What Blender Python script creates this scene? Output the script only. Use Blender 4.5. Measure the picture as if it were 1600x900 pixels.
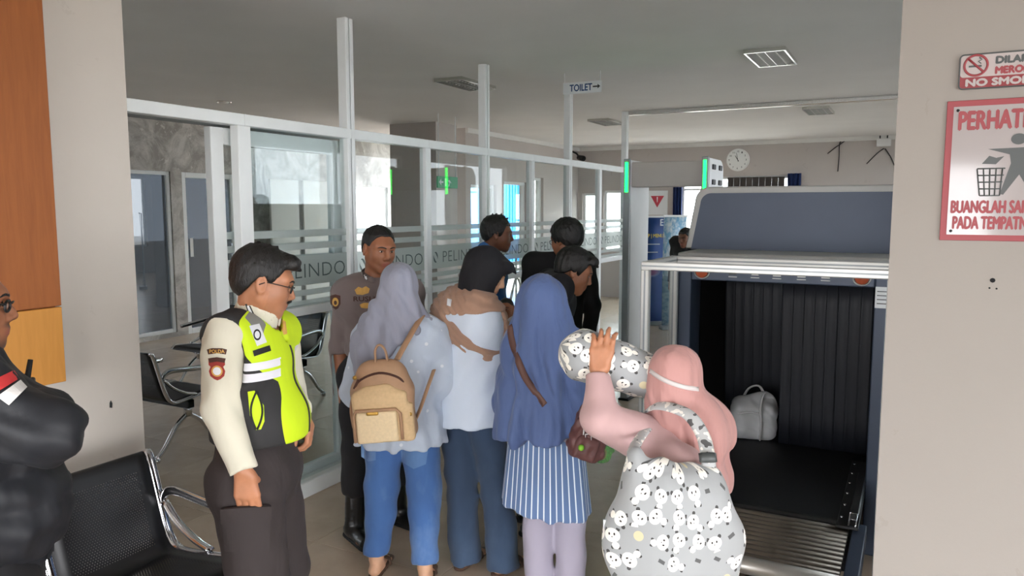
import bpy, bmesh, math, random
import numpy as np
from mathutils import Vector, Matrix
from mathutils.bvhtree import BVHTree
random.seed(7)
SC = bpy.context.scene
for o in list(bpy.data.objects): bpy.data.objects.remove(o)
COL = SC.collection
PI = math.pi

# ------------------------------------------------------------------ camera, sky, light, exposure
F_PX, YAW, PITCH, CAM_H = 1180.0, math.radians(28.0), math.radians(6.05), 1.76
cam = bpy.data.objects.new('camera', bpy.data.cameras.new('camera')); COL.objects.link(cam)
cam.data.sensor_width = 36.0; cam.data.lens = F_PX/1600*36; cam.data.clip_start = .05; cam.data.clip_end = 300
cam.location = (0, 0, CAM_H); cam.rotation_euler = (PI/2-PITCH, 0, YAW)
SC.camera = cam
world = bpy.data.worlds.new('sky'); SC.world = world; world.use_nodes = True
bg = world.node_tree.nodes['Background']
bg.inputs['Color'].default_value = (.96, .97, 1.0, 1); bg.inputs['Strength'].default_value = 13.0
SC.view_settings.view_transform = 'Standard'; SC.view_settings.look = 'None'
SC.view_settings.gamma = 1; SC.view_settings.use_curve_mapping = False; SC.view_settings.exposure = 0.15

# pixel -> point helpers (photo is 1600 x 900)
_fw = np.array([-math.sin(YAW)*math.cos(PITCH), math.cos(YAW)*math.cos(PITCH), -math.sin(PITCH)])
_rt = np.array([math.cos(YAW), math.sin(YAW), 0.0]); _up = np.cross(_rt, _fw); _C = np.array([0, 0, CAM_H])
_hf = np.array([-math.sin(YAW), math.cos(YAW), 0.0])
def ray(x, y): return _fw+_rt*(x-800)/F_PX-_up*(y-450)/F_PX
def onz(x, y, z=0): d = ray(x, y); return _C+d*((z-CAM_H)/d[2])
def onx(x, y, X): d = ray(x, y); return _C+d*(X/d[0])
def ony(x, y, Y): d = ray(x, y); return _C+d*(Y/d[1])
def hd(x, y, D): d = ray(x, y); return _C+d*(D/(d@_hf))      # D = level distance in front of the camera

# ------------------------------------------------------------------ materials
def lin(c):
    r = []
    for v in c[:3]:
        v = v/255.0
        r.append(v/12.92 if v <= .04045 else ((v+.055)/1.055)**2.4)
    return (r[0], r[1], r[2], 1)
MATS = {}
class NT:
    def __init__(s, name):
        s.m = bpy.data.materials.new(name); s.m.use_nodes = True; s.t = s.m.node_tree; s.n = s.t.nodes
        s.b = s.n['Principled BSDF']; s.out = s.n['Material Output']
    def add(s, t, **kw):
        n = s.n.new(t)
        for k, v in kw.items(): setattr(n, k, v)
        return n
    def l(s, a, b): s.t.links.new(a, b)
    def math(s, op, a, b=None, c=None):
        n = s.add('ShaderNodeMath', operation=op)
        for i, v in enumerate((a, b, c)):
            if v is None: continue
            if isinstance(v, (int, float)): n.inputs[i].default_value = v
            else: s.l(v, n.inputs[i])
        return n.outputs[0]
    def mix(s, f, a, b):
        n = s.add('ShaderNodeMix', data_type='RGBA')
        for i, v in ((0, f), (6, a), (7, b)):
            if isinstance(v, (int, float)): n.inputs[i].default_value = v
            elif isinstance(v, tuple): n.inputs[i].default_value = v
            else: s.l(v, n.inputs[i])
        return n.outputs[2]
    def coord(s, kind='Object', scale=None):
        t = s.add('ShaderNodeTexCoord'); o = t.outputs[kind]
        if scale:
            mp = s.add('ShaderNodeMapping'); mp.inputs['Scale'].default_value = scale; s.l(o, mp.inputs['Vector']); o = mp.outputs[0]
        return o
    def noise(s, vec, scale=5, detail=4, rough=.5, dist=0):
        n = s.add('ShaderNodeTexNoise'); n.inputs['Scale'].default_value = scale; n.inputs['Detail'].default_value = detail
        n.inputs['Roughness'].default_value = rough; n.inputs['Distortion'].default_value = dist
        if vec is not None: s.l(vec, n.inputs['Vector'])
        return n.outputs['Fac']
    def ramp(s, f, a, b, lo=.3, hi=.7):
        n = s.add('ShaderNodeMapRange'); n.inputs[1].default_value = lo; n.inputs[2].default_value = hi; s.l(f, n.inputs[0])
        return s.mix(n.outputs[0], a, b)
    def bump(s, h, strength=.2, dist=.01):
        n = s.add('ShaderNodeBump'); n.inputs['Strength'].default_value = strength; n.inputs['Distance'].default_value = dist
        s.l(h, n.inputs['Height']); s.l(n.outputs[0], s.b.inputs['Normal'])
def mat(name, col, rough=.5, metal=0, var=.06, vscale=6, bump=0, bscale=40, stretch=(1, 1, 1), emit=0, spec=None, bdist=.004, sheen=0):
    if name in MATS: return MATS[name]
    t = NT(name); c = lin(col)
    v = t.coord('Object', stretch)
    if var:
        lo = tuple(x*(1-var) for x in c[:3])+(1,); hi = tuple(min(1, x*(1+var)) for x in c[:3])+(1,)
        t.l(t.ramp(t.noise(v, vscale), lo, hi), t.b.inputs['Base Color'])
    else: t.b.inputs['Base Color'].default_value = c
    t.b.inputs['Roughness'].default_value = rough; t.b.inputs['Metallic'].default_value = metal
    if spec is not None: t.b.inputs['Specular IOR Level'].default_value = spec
    if sheen: t.b.inputs['Sheen Weight'].default_value = sheen
    if bump: t.bump(t.noise(v, bscale, 3), bump, bdist)
    if emit:
        t.b.inputs['Emission Color'].default_value = c; t.b.inputs['Emission Strength'].default_value = emit
    MATS[name] = t.m
    return t.m
def glass(name, tint=(.93, .96, .96), ior=1.5):
    t = NT(name); t.n.remove(t.b)
    tr = t.add('ShaderNodeBsdfTransparent'); tr.inputs[0].default_value = tint+(1,)
    gl = t.add('ShaderNodeBsdfGlossy'); gl.inputs['Roughness'].default_value = .01
    lw = t.add('ShaderNodeLayerWeight'); lw.inputs[0].default_value = .5; r0 = ((ior-1)/(ior+1))**2
    fr = t.math('MULTIPLY_ADD', t.math('POWER', lw.outputs['Facing'], 5), 1-r0, r0)
    mx = t.add('ShaderNodeMixShader'); t.l(fr, mx.inputs[0]); t.l(tr.outputs[0], mx.inputs[1]); t.l(gl.outputs[0], mx.inputs[2])
    t.l(mx.outputs[0], t.out.inputs[0]); MATS[name] = t.m
    return t.m
def film(name, col, opacity):
    t = NT(name); t.b.inputs['Base Color'].default_value = lin(col); t.b.inputs['Roughness'].default_value = .6
    tr = t.add('ShaderNodeBsdfTransparent'); tl = t.add('ShaderNodeBsdfTranslucent'); tl.inputs[0].default_value = lin(col)
    m1 = t.add('ShaderNodeMixShader'); m1.inputs[0].default_value = .5; t.l(t.b.outputs[0], m1.inputs[1]); t.l(tl.outputs[0], m1.inputs[2])
    mx = t.add('ShaderNodeMixShader'); mx.inputs[0].default_value = opacity
    t.l(tr.outputs[0], mx.inputs[1]); t.l(m1.outputs[0], mx.inputs[2]); t.l(mx.outputs[0], t.out.inputs[0]); MATS[name] = t.m
    return t.m
def wall_mat(name, col, stain, rough=.75, bump=.12):
    t = NT(name); v = t.coord('Object'); c = lin(col); s_ = lin(stain)
    n1 = t.noise(v, 1.3, 6, .6); n2 = t.noise(v, 7, 5, .65, .6)
    base = t.ramp(n1, tuple(x*.95 for x in c[:3])+(1,), c, .3, .7)
    t.l(t.mix(t.math('MULTIPLY', t.math('GREATER_THAN', n2, .66), .35), base, s_), t.b.inputs['Base Color'])
    t.b.inputs['Roughness'].default_value = rough; t.bump(t.noise(v, 55, 4), bump, .004); MATS[name] = t.m
    return t.m
def plaster_mat(name):
    t = NT(name); v = t.coord('Object'); n1 = t.noise(v, 2.2, 7, .68, 1.2); n2 = t.noise(v, 9, 6, .7, .8)
    c = t.ramp(n1, lin((150, 146, 140)), lin((206, 203, 197)), .42, .66); t.l(t.mix(t.math('MULTIPLY', t.math('GREATER_THAN', n2, .62), .5), c, lin((222, 220, 215))), t.b.inputs['Base Color'])
    r = t.add('ShaderNodeMapRange'); r.inputs[1].default_value = .4; r.inputs[2].default_value = .65; r.inputs[3].default_value = .6; r.inputs[4].default_value = .25; t.l(n1, r.inputs[0]); t.l(r.outputs[0], t.b.inputs['Roughness'])
    t.bump(n2, .35, .01); MATS[name] = t.m
def wood_mat(name, c1, c2, rough=.35):
    t = NT(name); v = t.coord('Object', (14, 14, 1.1))
    n = t.noise(v, 3, 6, .6, .8); t.l(t.ramp(n, lin(c1), lin(c2), .3, .72), t.b.inputs['Base Color'])
    t.b.inputs['Roughness'].default_value = rough; t.bump(n, .05, .002); MATS[name] = t.m
    return t.m
def perforated(name, col, pitch=.0085, r=.30):
    # round punched holes on a staggered grid, real see-through openings
    t = NT(name); t.b.inputs['Base Color'].default_value = lin(col); t.b.inputs['Metallic'].default_value = .3; t.b.inputs['Roughness'].default_value = .38
    v = t.coord('UV'); sx = t.add('ShaderNodeSeparateXYZ'); t.l(v, sx.inputs[0])
    u = t.math('DIVIDE', sx.outputs[0], pitch); w = t.math('DIVIDE', sx.outputs[1], pitch*.866)
    row = t.math('FLOOR', w); off = t.math('MULTIPLY', t.math('MODULO', row, 2), .5)
    fu = t.math('SUBTRACT', t.math('FRACT', t.math('ADD', u, off)), .5); fv = t.math('SUBTRACT', t.math('FRACT', w), .5)
    d = t.math('SQRT', t.math('ADD', t.math('MULTIPLY', fu, fu), t.math('MULTIPLY', fv, fv)))
    hole = t.math('LESS_THAN', d, r)
    tr = t.add('ShaderNodeBsdfTransparent'); mx = t.add('ShaderNodeMixShader')
    t.l(hole, mx.inputs[0]); t.l(t.b.outputs[0], mx.inputs[1]); t.l(tr.outputs[0], mx.inputs[2]); t.l(mx.outputs[0], t.out.inputs[0]); MATS[name] = t.m
    return t.m

# ------------------------------------------------------------------ mesh helpers
def tag(o, label, cat=None, group=None, kind=None):
    if label: o['label'] = label
    if cat: o['category'] = cat
    if group: o['group'] = group
    if kind: o['kind'] = kind
    return o
def empty(name, loc=(0, 0, 0), rz=0, label=None, cat=None, group=None, kind=None):
    o = bpy.data.objects.new(name, None); COL.objects.link(o); o.location = loc; o.rotation_euler = (0, 0, rz); o.empty_display_size = .1
    return tag(o, label, cat, group, kind)
def link(name, me, m=None, parent=None, loc=None, rot=None):
    o = bpy.data.objects.new(name, me); COL.objects.link(o)
    if m is not None:
        ms = m if isinstance(m, (list, tuple)) else [m]
        if not me.materials:
            for x in ms: me.materials.append(MATS[x] if isinstance(x, str) else x)
    if parent is not None: o.parent = parent
    if loc is not None: o.location = loc
    if rot is not None: o.rotation_euler = rot
    return o
def mesh_from(name, v, f, smooth=False):
    me = bpy.data.meshes.new(name); me.from_pydata([tuple(map(float, p)) for p in v], [], f); me.update()
    if smooth: me.shade_smooth()
    return me
def bm_mesh(name, bm, smooth=False):
    me = bpy.data.meshes.new(name); bm.to_mesh(me); bm.free()
    if smooth: me.shade_smooth()
    return me
def bm_box(bm, lo, hi, M=None):
    vs = [bm.verts.new(Vector((x, y, z)) if M is None else M @ Vector((x, y, z))) for x in (lo[0], hi[0]) for y in (lo[1], hi[1]) for z in (lo[2], hi[2])]
    for f in ((0, 1, 3, 2), (4, 6, 7, 5), (0, 4, 5, 1), (2, 3, 7, 6), (0, 2, 6, 4), (1, 5, 7, 3)): bm.faces.new([vs[i] for i in f])
    return vs
def bevel(bm, w, seg=2):
    bmesh.ops.bevel(bm, geom=list(bm.edges), offset=w, segments=seg, profile=.5, affect='EDGES')
BOXC = {}
def box(name, lo, hi, m, parent=None, bev=0, seg=1, org=(0, 0, 0)):
    """box between two corners (world numbers minus org = the parent's base)"""
    c = (np.array(lo)+np.array(hi))/2; s = np.abs(np.array(hi)-np.array(lo))/2
    key = (tuple(np.round(s, 4)), bev, seg, m if isinstance(m, str) else m.name)
    if key not in BOXC:
        bm = bmesh.new(); bm_box(bm, -s, s)
        if bev: bevel(bm, min(bev, s.min()*.9), seg)
        bm.normal_update(); bmesh.ops.recalc_face_normals(bm, faces=bm.faces)
        BOXC[key] = bm_mesh(name, bm)
    return link(name, BOXC[key], m, parent, tuple(c-np.array(org)))
def tube_bm(bm, pts, r, n=8, closed=False, sq=None, caps=True):
    """tube along points; r number or list; sq=(a,b) flattens the section"""
    P = [Vector(p) for p in pts]; N = len(P); rs = r if isinstance(r, (list, tuple)) else [r]*N
    rings = []; prev = None
    for i, p in enumerate(P):
        a = P[(i-1) % N] if (i > 0 or closed) else p; b = P[(i+1) % N] if (i < N-1 or closed) else p
        t = (b-a).normalized()
        if prev is None:
            ref = Vector((0, 0, 1)) if abs(t.z) < .9 else Vector((1, 0, 0))
            u = t.cross(ref).normalized()
        else: u = (prev-t*prev.dot(t)).normalized()
        w = t.cross(u); prev = u; ring = []
        for k in range(n):
            an = 2*PI*k/n; ca, sa = math.cos(an), math.sin(an)
            if sq: ca *= sq[0]; sa *= sq[1]
            ring.append(bm.verts.new(p+(u*ca+w*sa)*rs[i]))
        rings.append(ring)
    for i in range(N if closed else N-1):
        A, B = rings[i], rings[(i+1) % N]
        for k in range(n): bm.faces.new((A[k], A[(k+1) % n], B[(k+1) % n], B[k]))
    if caps and not closed:
        bm.faces.new(rings[0][::-1]); bm.faces.new(rings[-1])
def tube(name, pts, r, m, parent=None, n=8, closed=False, sq=None, org=(0, 0, 0), caps=True):
    bm = bmesh.new(); tube_bm(bm, [tuple(np.array(p)-np.array(org)) for p in pts], r, n, closed, sq, caps)
    bmesh.ops.recalc_face_normals(bm, faces=bm.faces)
    me = bm_mesh(name, bm, True)
    return link(name, me, m, parent)
def smooth_path(pts, n=6):
    """Catmull-Rom through points"""
    P = [np.array(p, float) for p in pts]; P = [2*P[0]-P[1]]+P+[2*P[-1]-P[-2]]; out = []
    for i in range(1, len(P)-2):
        for k in range(n):
            t = k/n; a, b, c, d = P[i-1:i+3]
            out.append(.5*((2*b)+(-a+c)*t+(2*a-5*b+4*c-d)*t*t+(-a+3*b-3*c+d)*t**3))
    out.append(P[-2])
    return out
def prism(name, outline, axis, a, b, m, parent=None, org=(0, 0, 0), bev=0, smooth=False):
    """2-D outline extruded along an axis from a to b ('x': (y,z), 'y': (x,z), 'z': (x,y))"""
    def P(u, v, w): return {'x': (w, u, v), 'y': (u, w, v), 'z': (u, v, w)}[axis]
    bm = bmesh.new(); n = len(outline); o = np.array(org)
    A = [bm.verts.new(tuple(np.array(P(u, v, a))-o)) for u, v in outline]; B = [bm.verts.new(tuple(np.array(P(u, v, b))-o)) for u, v in outline]
    bm.faces.new(A); bm.faces.new(B[::-1])
    for i in range(n): bm.faces.new((A[i], B[i], B[(i+1) % n], A[(i+1) % n]))
    bmesh.ops.recalc_face_normals(bm, faces=bm.faces)
    if bev: bevel(bm, bev, 2)
    return link(name, bm_mesh(name, bm, smooth), m, parent)
def text_mesh(s, size=.1, bold=0, align='LEFT', extrude=0, space=1.0):
    cu = bpy.data.curves.new('t', 'FONT'); cu.body = s; cu.size = size; cu.offset = bold; cu.align_x = align; cu.extrude = extrude; cu.space_character = space
    cu.resolution_u = 3
    o = bpy.data.objects.new('t', cu); COL.objects.link(o); bpy.context.view_layer.update()
    me = bpy.data.meshes.new_from_object(o.evaluated_get(bpy.context.evaluated_depsgraph_get()))
    bpy.data.objects.remove(o); bpy.data.curves.remove(cu)
    return me
def text_fit(s, w, h, bold=0, space=1.0):
    """lettering mesh scaled to w x h, lower left corner at 0,0; facing +z; bold > 0 thickens the strokes"""
    me = text_mesh(s, 1, min(bold, 0), space=space); v = np.array([x.co for x in me.vertices]); lo, hi = v.min(0), v.max(0)
    d = max(bold, 0)*1.6*h; v = np.stack([(v[:, 0]-lo[0])/(hi[0]-lo[0])*(w-2*d)+d, (v[:, 1]-lo[1])/(hi[1]-lo[1])*(h-2*d)+d, v[:, 2]*0], 1)
    if d:
        fs = [list(p.vertices) for p in me.polygons]; n = len(v); V = []; F = []
        for i, (sx, sy) in enumerate(((-1, 0), (1, 0), (0, -1), (0, 1), (0, 0))):
            V.append(v+np.array((sx*d, sy*d, i*2e-5))); F += [[k+i*n for k in f] for f in fs]
        return mesh_from('lettering', np.concatenate(V), F)
    for x, c in zip(me.vertices, v): x.co = c
    me.materials.clear(); return me
def flat(name, pts, m, parent=None, org=(0, 0, 0), frame=None):
    """flat polygon given in 3-D"""
    me = mesh_from(name, [np.array(p)-np.array(org) for p in pts], [list(range(len(pts)))])
    return link(name, me, m, parent)

# colours
mat('aluminium', (236, 240, 240), .38, .0, .03); mat('aluminium_grey', (150, 156, 158), .4, .35, .03); mat('alu_profile', (214, 214, 210), .33, .3, .03)
mat('rail_bright', (225, 226, 226), .18, .9, 0); mat('chrome', (215, 215, 218), .10, 1, 0); mat('black_paint', (22, 22, 24), .42, .1, .05); mat('black_plastic', (24, 25, 28), .5); mat('rubber', (26, 26, 28), .8)
mat('white_plastic', (228, 228, 226), .4, 0, .02); mat('white_paint', (220, 220, 216), .55, 0, .03)
mat('dark_void', (16, 18, 22), .9, 0, 0)
mat('ceiling_paint', (222, 221, 219), .85, 0, .03, 1.5, .05, 60)
wall_mat('column_paint', (204, 197, 188), (190, 182, 172)); wall_mat('column_paint_dimmed', (150, 144, 138), (138, 131, 124)); wall_mat('far_paint', (190, 183, 178), (172, 164, 158)); plaster_mat('rough_plaster')  # right wall gets the column paint darkened to offset its stronger daylight
wood_mat('wood_dark', (142, 80, 34), (158, 92, 42), .6); wood_mat('wood_light', (190, 130, 54), (204, 142, 64), .55)
glass('clear_glass'); glass('dark_glass', (.10, .11, .12), 2.1); glass('dimming_glass', (.62, .64, .65), 1.5); film('frost', (222, 230, 228), .74); film('frost_letter', (104, 116, 118), .78)
mat('machine_blue', (62, 74, 94), .45, .1, .04); mat('machine_grey', (176, 176, 172), .45, .05, .03)

# ------------------------------------------------------------------ the setting
CEIL = 2.95
def floor_build():
    t = NT('floor_tile'); v = t.coord('Object'); oi = t.add('ShaderNodeObjectInfo')
    n = t.noise(v, 3.5, 5, .6, .5); c = t.ramp(n, lin((186, 168, 148)), lin((202, 184, 164)))
    k = t.add('ShaderNodeMapRange'); k.inputs[3].default_value = .93; k.inputs[4].default_value = 1.05; t.l(oi.outputs['Random'], k.inputs[0])
    mm = t.add('ShaderNodeMix', data_type='RGBA', blend_type='MULTIPLY'); mm.inputs[0].default_value = 1; t.l(c, mm.inputs[6]); t.l(k.outputs[0], mm.inputs[7])
    t.l(mm.outputs[2], t.b.inputs['Base Color']); t.b.inputs['Roughness'].default_value = .22; MATS['floor_tile'] = t.m
    mat('grout', (96, 88, 78), .9, 0, .1)
    fl = box('floor', (-9.1, -3.4, -.12), (3.6, 14.3, -.008), 'grout'); tag(fl, 'grey beige polished tile floor of the terminal hall', 'floor', kind='structure')
    o0 = np.array(fl.location); s = .8
    bm = bmesh.new(); bm_box(bm, (-s/2+.002, -s/2+.002, -.008), (s/2-.002, s/2-.002, 0)); bevel(bm, .0015, 1); bmesh.ops.recalc_face_normals(bm, faces=bm.faces)
    me = bm_mesh('tile', bm); me.materials.append(t.m)
    x = -9.1+s/2-.03
    while x < 3.6-s/2:
        y = .9
        while y < 14.3-s/2:
            # tiles that the photograph can see
            if (x < -3.3 and y > 1.8) or (x >= -3.7 and x < .4 and y > .6):
                link('tile', me, None, fl, (x-o0[0], y-o0[1], -o0[2]))
            y += s
        x += s
floor_build()
tag(box('ceiling', (-9.1, -3.4, CEIL), (3.6, 14.3, CEIL+.1), 'ceiling_paint'), 'plain painted grey white ceiling', 'ceiling', kind='structure')
# left wall end with the wooden cabinet, right wall end with the signs
tag(box('wall_left', (-3.42, -3.4, 0), (-3.0, 2.135, CEIL), 'column_paint'), 'off-white painted wall end behind the waiting bench', 'wall', kind='structure')
tag(box('wall_right', (-.06, 2.42, 0), (3.6, 2.95, CEIL), 'column_paint_dimmed'), 'beige painted wall with the red notices', 'wall', kind='structure')
# outer wall of the waiting hall with two aluminium doors
def wall_with_holes(name, plane, at, thick, u0, u1, holes, m, label):
    """wall in plane x=at ('x') or y=at ('y'); holes = (u0,u1,z0,z1)"""
    us = sorted({u0, u1, *[h[0] for h in holes], *[h[1] for h in holes]}); zs = sorted({0, CEIL, *[h[2] for h in holes], *[h[3] for h in holes]})
    bm = bmesh.new()
    for i in range(len(us)-1):
        for j in range(len(zs)-1):
            uc, zc = (us[i]+us[i+1])/2, (zs[j]+zs[j+1])/2
            if any(h[0] < uc < h[1] and h[2] < zc < h[3] for h in holes): continue
            if plane == 'x': bm_box(bm, (at-thick, us[i], zs[j]), (at, us[i+1], zs[j+1]))
            else: bm_box(bm, (us[i], at, zs[j]), (us[i+1], at+thick, zs[j+1]))
    bmesh.ops.remove_doubles(bm, verts=bm.verts, dist=1e-5); bmesh.ops.recalc_face_normals(bm, faces=bm.faces)
    return tag(link(name, bm_mesh(name, bm), m), label, 'wall', kind='structure')
wall_with_holes('wall_corridor', 'x', 1.08, .18, 2.95, 14.3, [(3.6, 6.6, .7, 2.6), (7.0, 10.2, .7, 2.6), (10.6, 13.8, .7, 2.6)], 'far_paint', 'beige side wall with wide window openings added for daylight beyond the scanner')
wall_with_holes('wall_front', 'y', -3.4, .16, -9.08, 3.6, [(-2.6, .6, .0, 2.15)], 'far_paint', 'front wall with an open entrance')
wall_with_holes('wall_side', 'x', 3.6, .1, -3.4, 2.42, [(-3.0, 1.7, .0, 2.1)], 'column_paint', 'side wall with the wide open entrance')
wall_with_holes('wall_outer', 'x', -8.9, .18, -3.4, 14.3, [(.4, 2.8, .7, 2.5), (6.2, 6.92, .06, 2.25), (7.1, 8.02, 0, 2.25), (10.75, 11.7, .5, 2.15)], 'rough_plaster', 'patchy grey plastered outer wall with aluminium doors')
def framed(name, plane, at, u0, u1, z0, z1, label, fm='aluminium', w=.05, gm='clear_glass', bars=(), depth=.06, cat='window'):
    e = empty(name, (at, (u0+u1)/2, z0) if plane == 'x' else ((u0+u1)/2, at, z0), 0, label, cat, kind='structure'); o = e.location
    def B(n, a, b, c, d, dp, m):
        if plane == 'x': return box(n, (at-dp, a, c), (at+dp, b, d), m, e, .004, org=o)
        return box(n, (a, at-dp, c), (b, at+dp, d), m, e, .004, org=o)
    B('frame', u0, u0+w, z0, z1, depth/2, fm); B('frame', u1-w, u1, z0, z1, depth/2, fm); B('frame', u0+w, u1-w, z1-w, z1, depth/2, fm); B('frame', u0+w, u1-w, z0, z0+w, depth/2, fm)
    for k, v in bars:
        if k == 'h': B('glazing_bar', u0+w, u1-w, v-.02, v+.02, depth/2-.005, fm)
        else: B('glazing_bar', v-.02, v+.02, z0+w, z1-w, depth/2-.005, fm)
    if gm: B('pane', u0+w, u1-w, z0+w, z1-w, .004, gm)
    return e
for i, (a_, b_) in enumerate(((3.6, 6.6), (7.0, 10.2), (10.6, 13.8))): framed('window_%d' % (9+i), 'x', .99, a_, b_, .7, 2.6, ['unseen wide tinted window added for daylight beside the scanner', 'unseen wide tinted window added for daylight beside the corridor', 'unseen wide tinted window added for daylight near the far wall'][i], gm='dimming_glass', bars=[('v', (a_+b_)/2)])  # unseen windows added to light the corridor; pane tint holds the daylight down
for i, (a_, b_) in enumerate(((.4, 2.8),)): framed('window_%d' % (12+i), 'x', -8.99, a_, b_, .7, 2.5, 'unseen tinted hall window added for daylight near the glass doors', gm='dimming_glass')  # unseen window added to brighten the hall, tinted to limit it
framed('window_1', 'x', -8.95, 6.2, 6.92, .06, 2.25, 'tall dark glazed panel in an aluminium frame beside the glass door', gm='dark_glass')
d2 = framed('door_1', 'x', -8.95, 7.1, 8.02, .0, 2.25, 'aluminium glass door with a white pull notice in the plastered wall', gm='dark_glass', w=.075, cat='door')
box('door_sticker', (-8.915, 7.2, 1.08), (-8.91, 7.25, 1.34), 'white_plastic', d2, org=d2.location)
box('door_handle', (-8.92, 7.9, .95), (-8.88, 7.925, 1.25), 'chrome', d2, .008, 2, org=d2.location)
framed('window_2', 'x', -8.97, 10.75, 11.7, .5, 2.15, 'small bright window in the outer wall seen beside the column', bars=[('v', 11.45)])
# stacked folding leaves beside the door
for i, y in enumerate((8.12, 8.24)):
    box_ = box('trim_%d' % (i+1), (-8.9, y, 0), (-8.86, y+.05, 2.2), 'aluminium'); tag(box_, 'upright aluminium track beside the outer glass door', 'trim', kind='structure')
tag(box('column', (-6.72, 8.9, 0), (-5.93, 9.45, CEIL), 'far_paint'), 'square plastered column inside the waiting hall', 'column', kind='structure')
# inner far part of the hall: wall with windows and far wall
wall_with_holes('wall_hall', 'x', -6.0, .16, 9.8, 14.3, [(9.95, 10.75, .95, 2.12), (11.0, 11.85, .0, 2.2), (11.95, 12.5, .9, 2.3)], 'far_paint', 'pale wall of the hall with tall windows')
wall_with_holes('wall_far', 'y', 14.1, .16, -6.16, 1.0, [(-5.9, -5.6, .9, 2.05), (-5.45, -4.65, .9, 2.1), (-3.9, -1.85, .9, 2.33)], 'far_paint', 'beige far wall with the round clock')
framed('window_3', 'x', -6.08, 9.95, 10.75, .95, 2.12, 'bright window right behind the column', bars=[('v', 10.5)])
framed('window_4', 'x', -6.08, 11.0, 11.85, .0, 2.2, 'tall glazed opening facing the blue shed', bars=[('h', 1.0)])
framed('window_5', 'x', -6.08, 11.95, 12.5, .9, 2.3, 'narrow bright window near the hall corner')
framed('window_6', 'y', 14.18, -5.9, -5.6, .9, 2.05, 'narrow far window beside the grey post', gm='clear_glass')
framed('window_7', 'y', 14.18, -5.45, -4.65, .9, 2.1, 'wide far window behind the last glass bays', bars=[('h', 1.5)])
w8 = framed('window_8', 'y', 14.16, -3.9, -1.85, .9, 2.33, 'wide far window with blue frame under the clock', fm='white_plastic', bars=[('h', 2.1), ('v', -2.9)])
mat('curtain_blue', (30, 52, 102), .8, 0, .08); mat('louvre', (62, 56, 52), .6)
for k in range(9): box('louvre_panel', (-3.05+.11*k, 14.1, 2.12), (-2.945+.11*k, 14.13, 2.31), 'louvre', w8, org=w8.location)
def drape(name, x0, x1, y, z0, z1, m, label, group=None, amp=.03, waves=3):
    n = waves*8; v = []; f = []
    for i in range(n+1):
        for z in (z0, z1): v.append((x0+(x1-x0)*i/n, y+amp*math.sin(i/8*2*PI), z))
    for i in range(n): f.append((2*i, 2*i+2, 2*i+3, 2*i+1))
    o = link(name, mesh_from(name, v, f, True), m); md = o.modifiers.new('thick', 'SOLIDIFY'); md.thickness = .006
    return tag(o, label, 'curtain', group)
drape('window_curtain', -4.03, -3.86, 14.03, .7, 2.36, 'curtain_blue', 'dark blue curtain gathered at the near side of the far window')
drape('window_curtain', -2.0, -1.78, 14.03, .7, 2.36, 'curtain_blue', 'dark blue curtain gathered beside the louvred panels of the far window')
for i, (a, b) in enumerate((((-6.0, 9.8, CEIL-.07), (-5.955, 14.1, CEIL)), ((-5.955, 14.055, CEIL-.07), (.9, 14.1, CEIL)))):
    tag(box('trim_%d' % (i+3), a, b, 'white_paint'), 'pale moulded cornice under the hall ceiling', 'trim', kind='structure')
# rail on the ceiling across the corridor
tr = box('trim_5', (-3.2, 9.08, CEIL-.05), (.9, 9.14, CEIL), 'rail_bright', None, .008); tag(tr, 'bright aluminium ceiling rail across the corridor', 'trim', kind='structure')
# white cubicle boards at the outer wall
for i, (y0, y1) in enumerate(((8.5, 9.1), (9.2, 9.95))):
    e = empty('partition_board', (-8.7, (y0+y1)/2, 0), 0, ['white office partition board next to the folded door leaves', 'white office partition board under the bright high window'][i], 'partition board', 'partition boards in the hall')
    box('panel', (-8.72, y0, .02), (-8.68, y1, 2.2), 'white_paint', e, .005, org=e.location)
    box('foot', (-8.8, y0+.1, 0), (-8.6, y0+.16, .02), 'aluminium', e, org=e.location); box('foot', (-8.8, y1-.16, 0), (-8.6, y1-.1, .02), 'aluminium', e, org=e.location)

# outside the windows
mat('yard', (168, 164, 158), .9); tag(box('ground', (-40, -20, -.5), (30, 60, -.2), 'yard'), 'pale concrete yard outside', 'ground', kind='structure')
mat('shed_blue', (44, 132, 196), .5, 0, .05); mat('shed_white', (226, 230, 232), .6)
sh = empty('blue_shed', (-13.5, 25, -.2), 0, 'blue corrugated metal shed with white stripes seen through the hall windows', 'shed'); o = sh.location
box('wall', (-16, 24.0, -.2), (-13.0, 26.1, 7.4), 'shed_blue', sh, org=o)
for k in range(10): box('rib', (-13.0, 24.02+.22*k, -.2), (-12.95, 24.08+.22*k, 7.4), 'shed_blue', sh, org=o)
for z in (1.72, 1.9, 2.08): box('stripe', (-12.95, 24.9, z), (-12.92, 26.1, z+.09), 'shed_white', sh, org=o)

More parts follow.
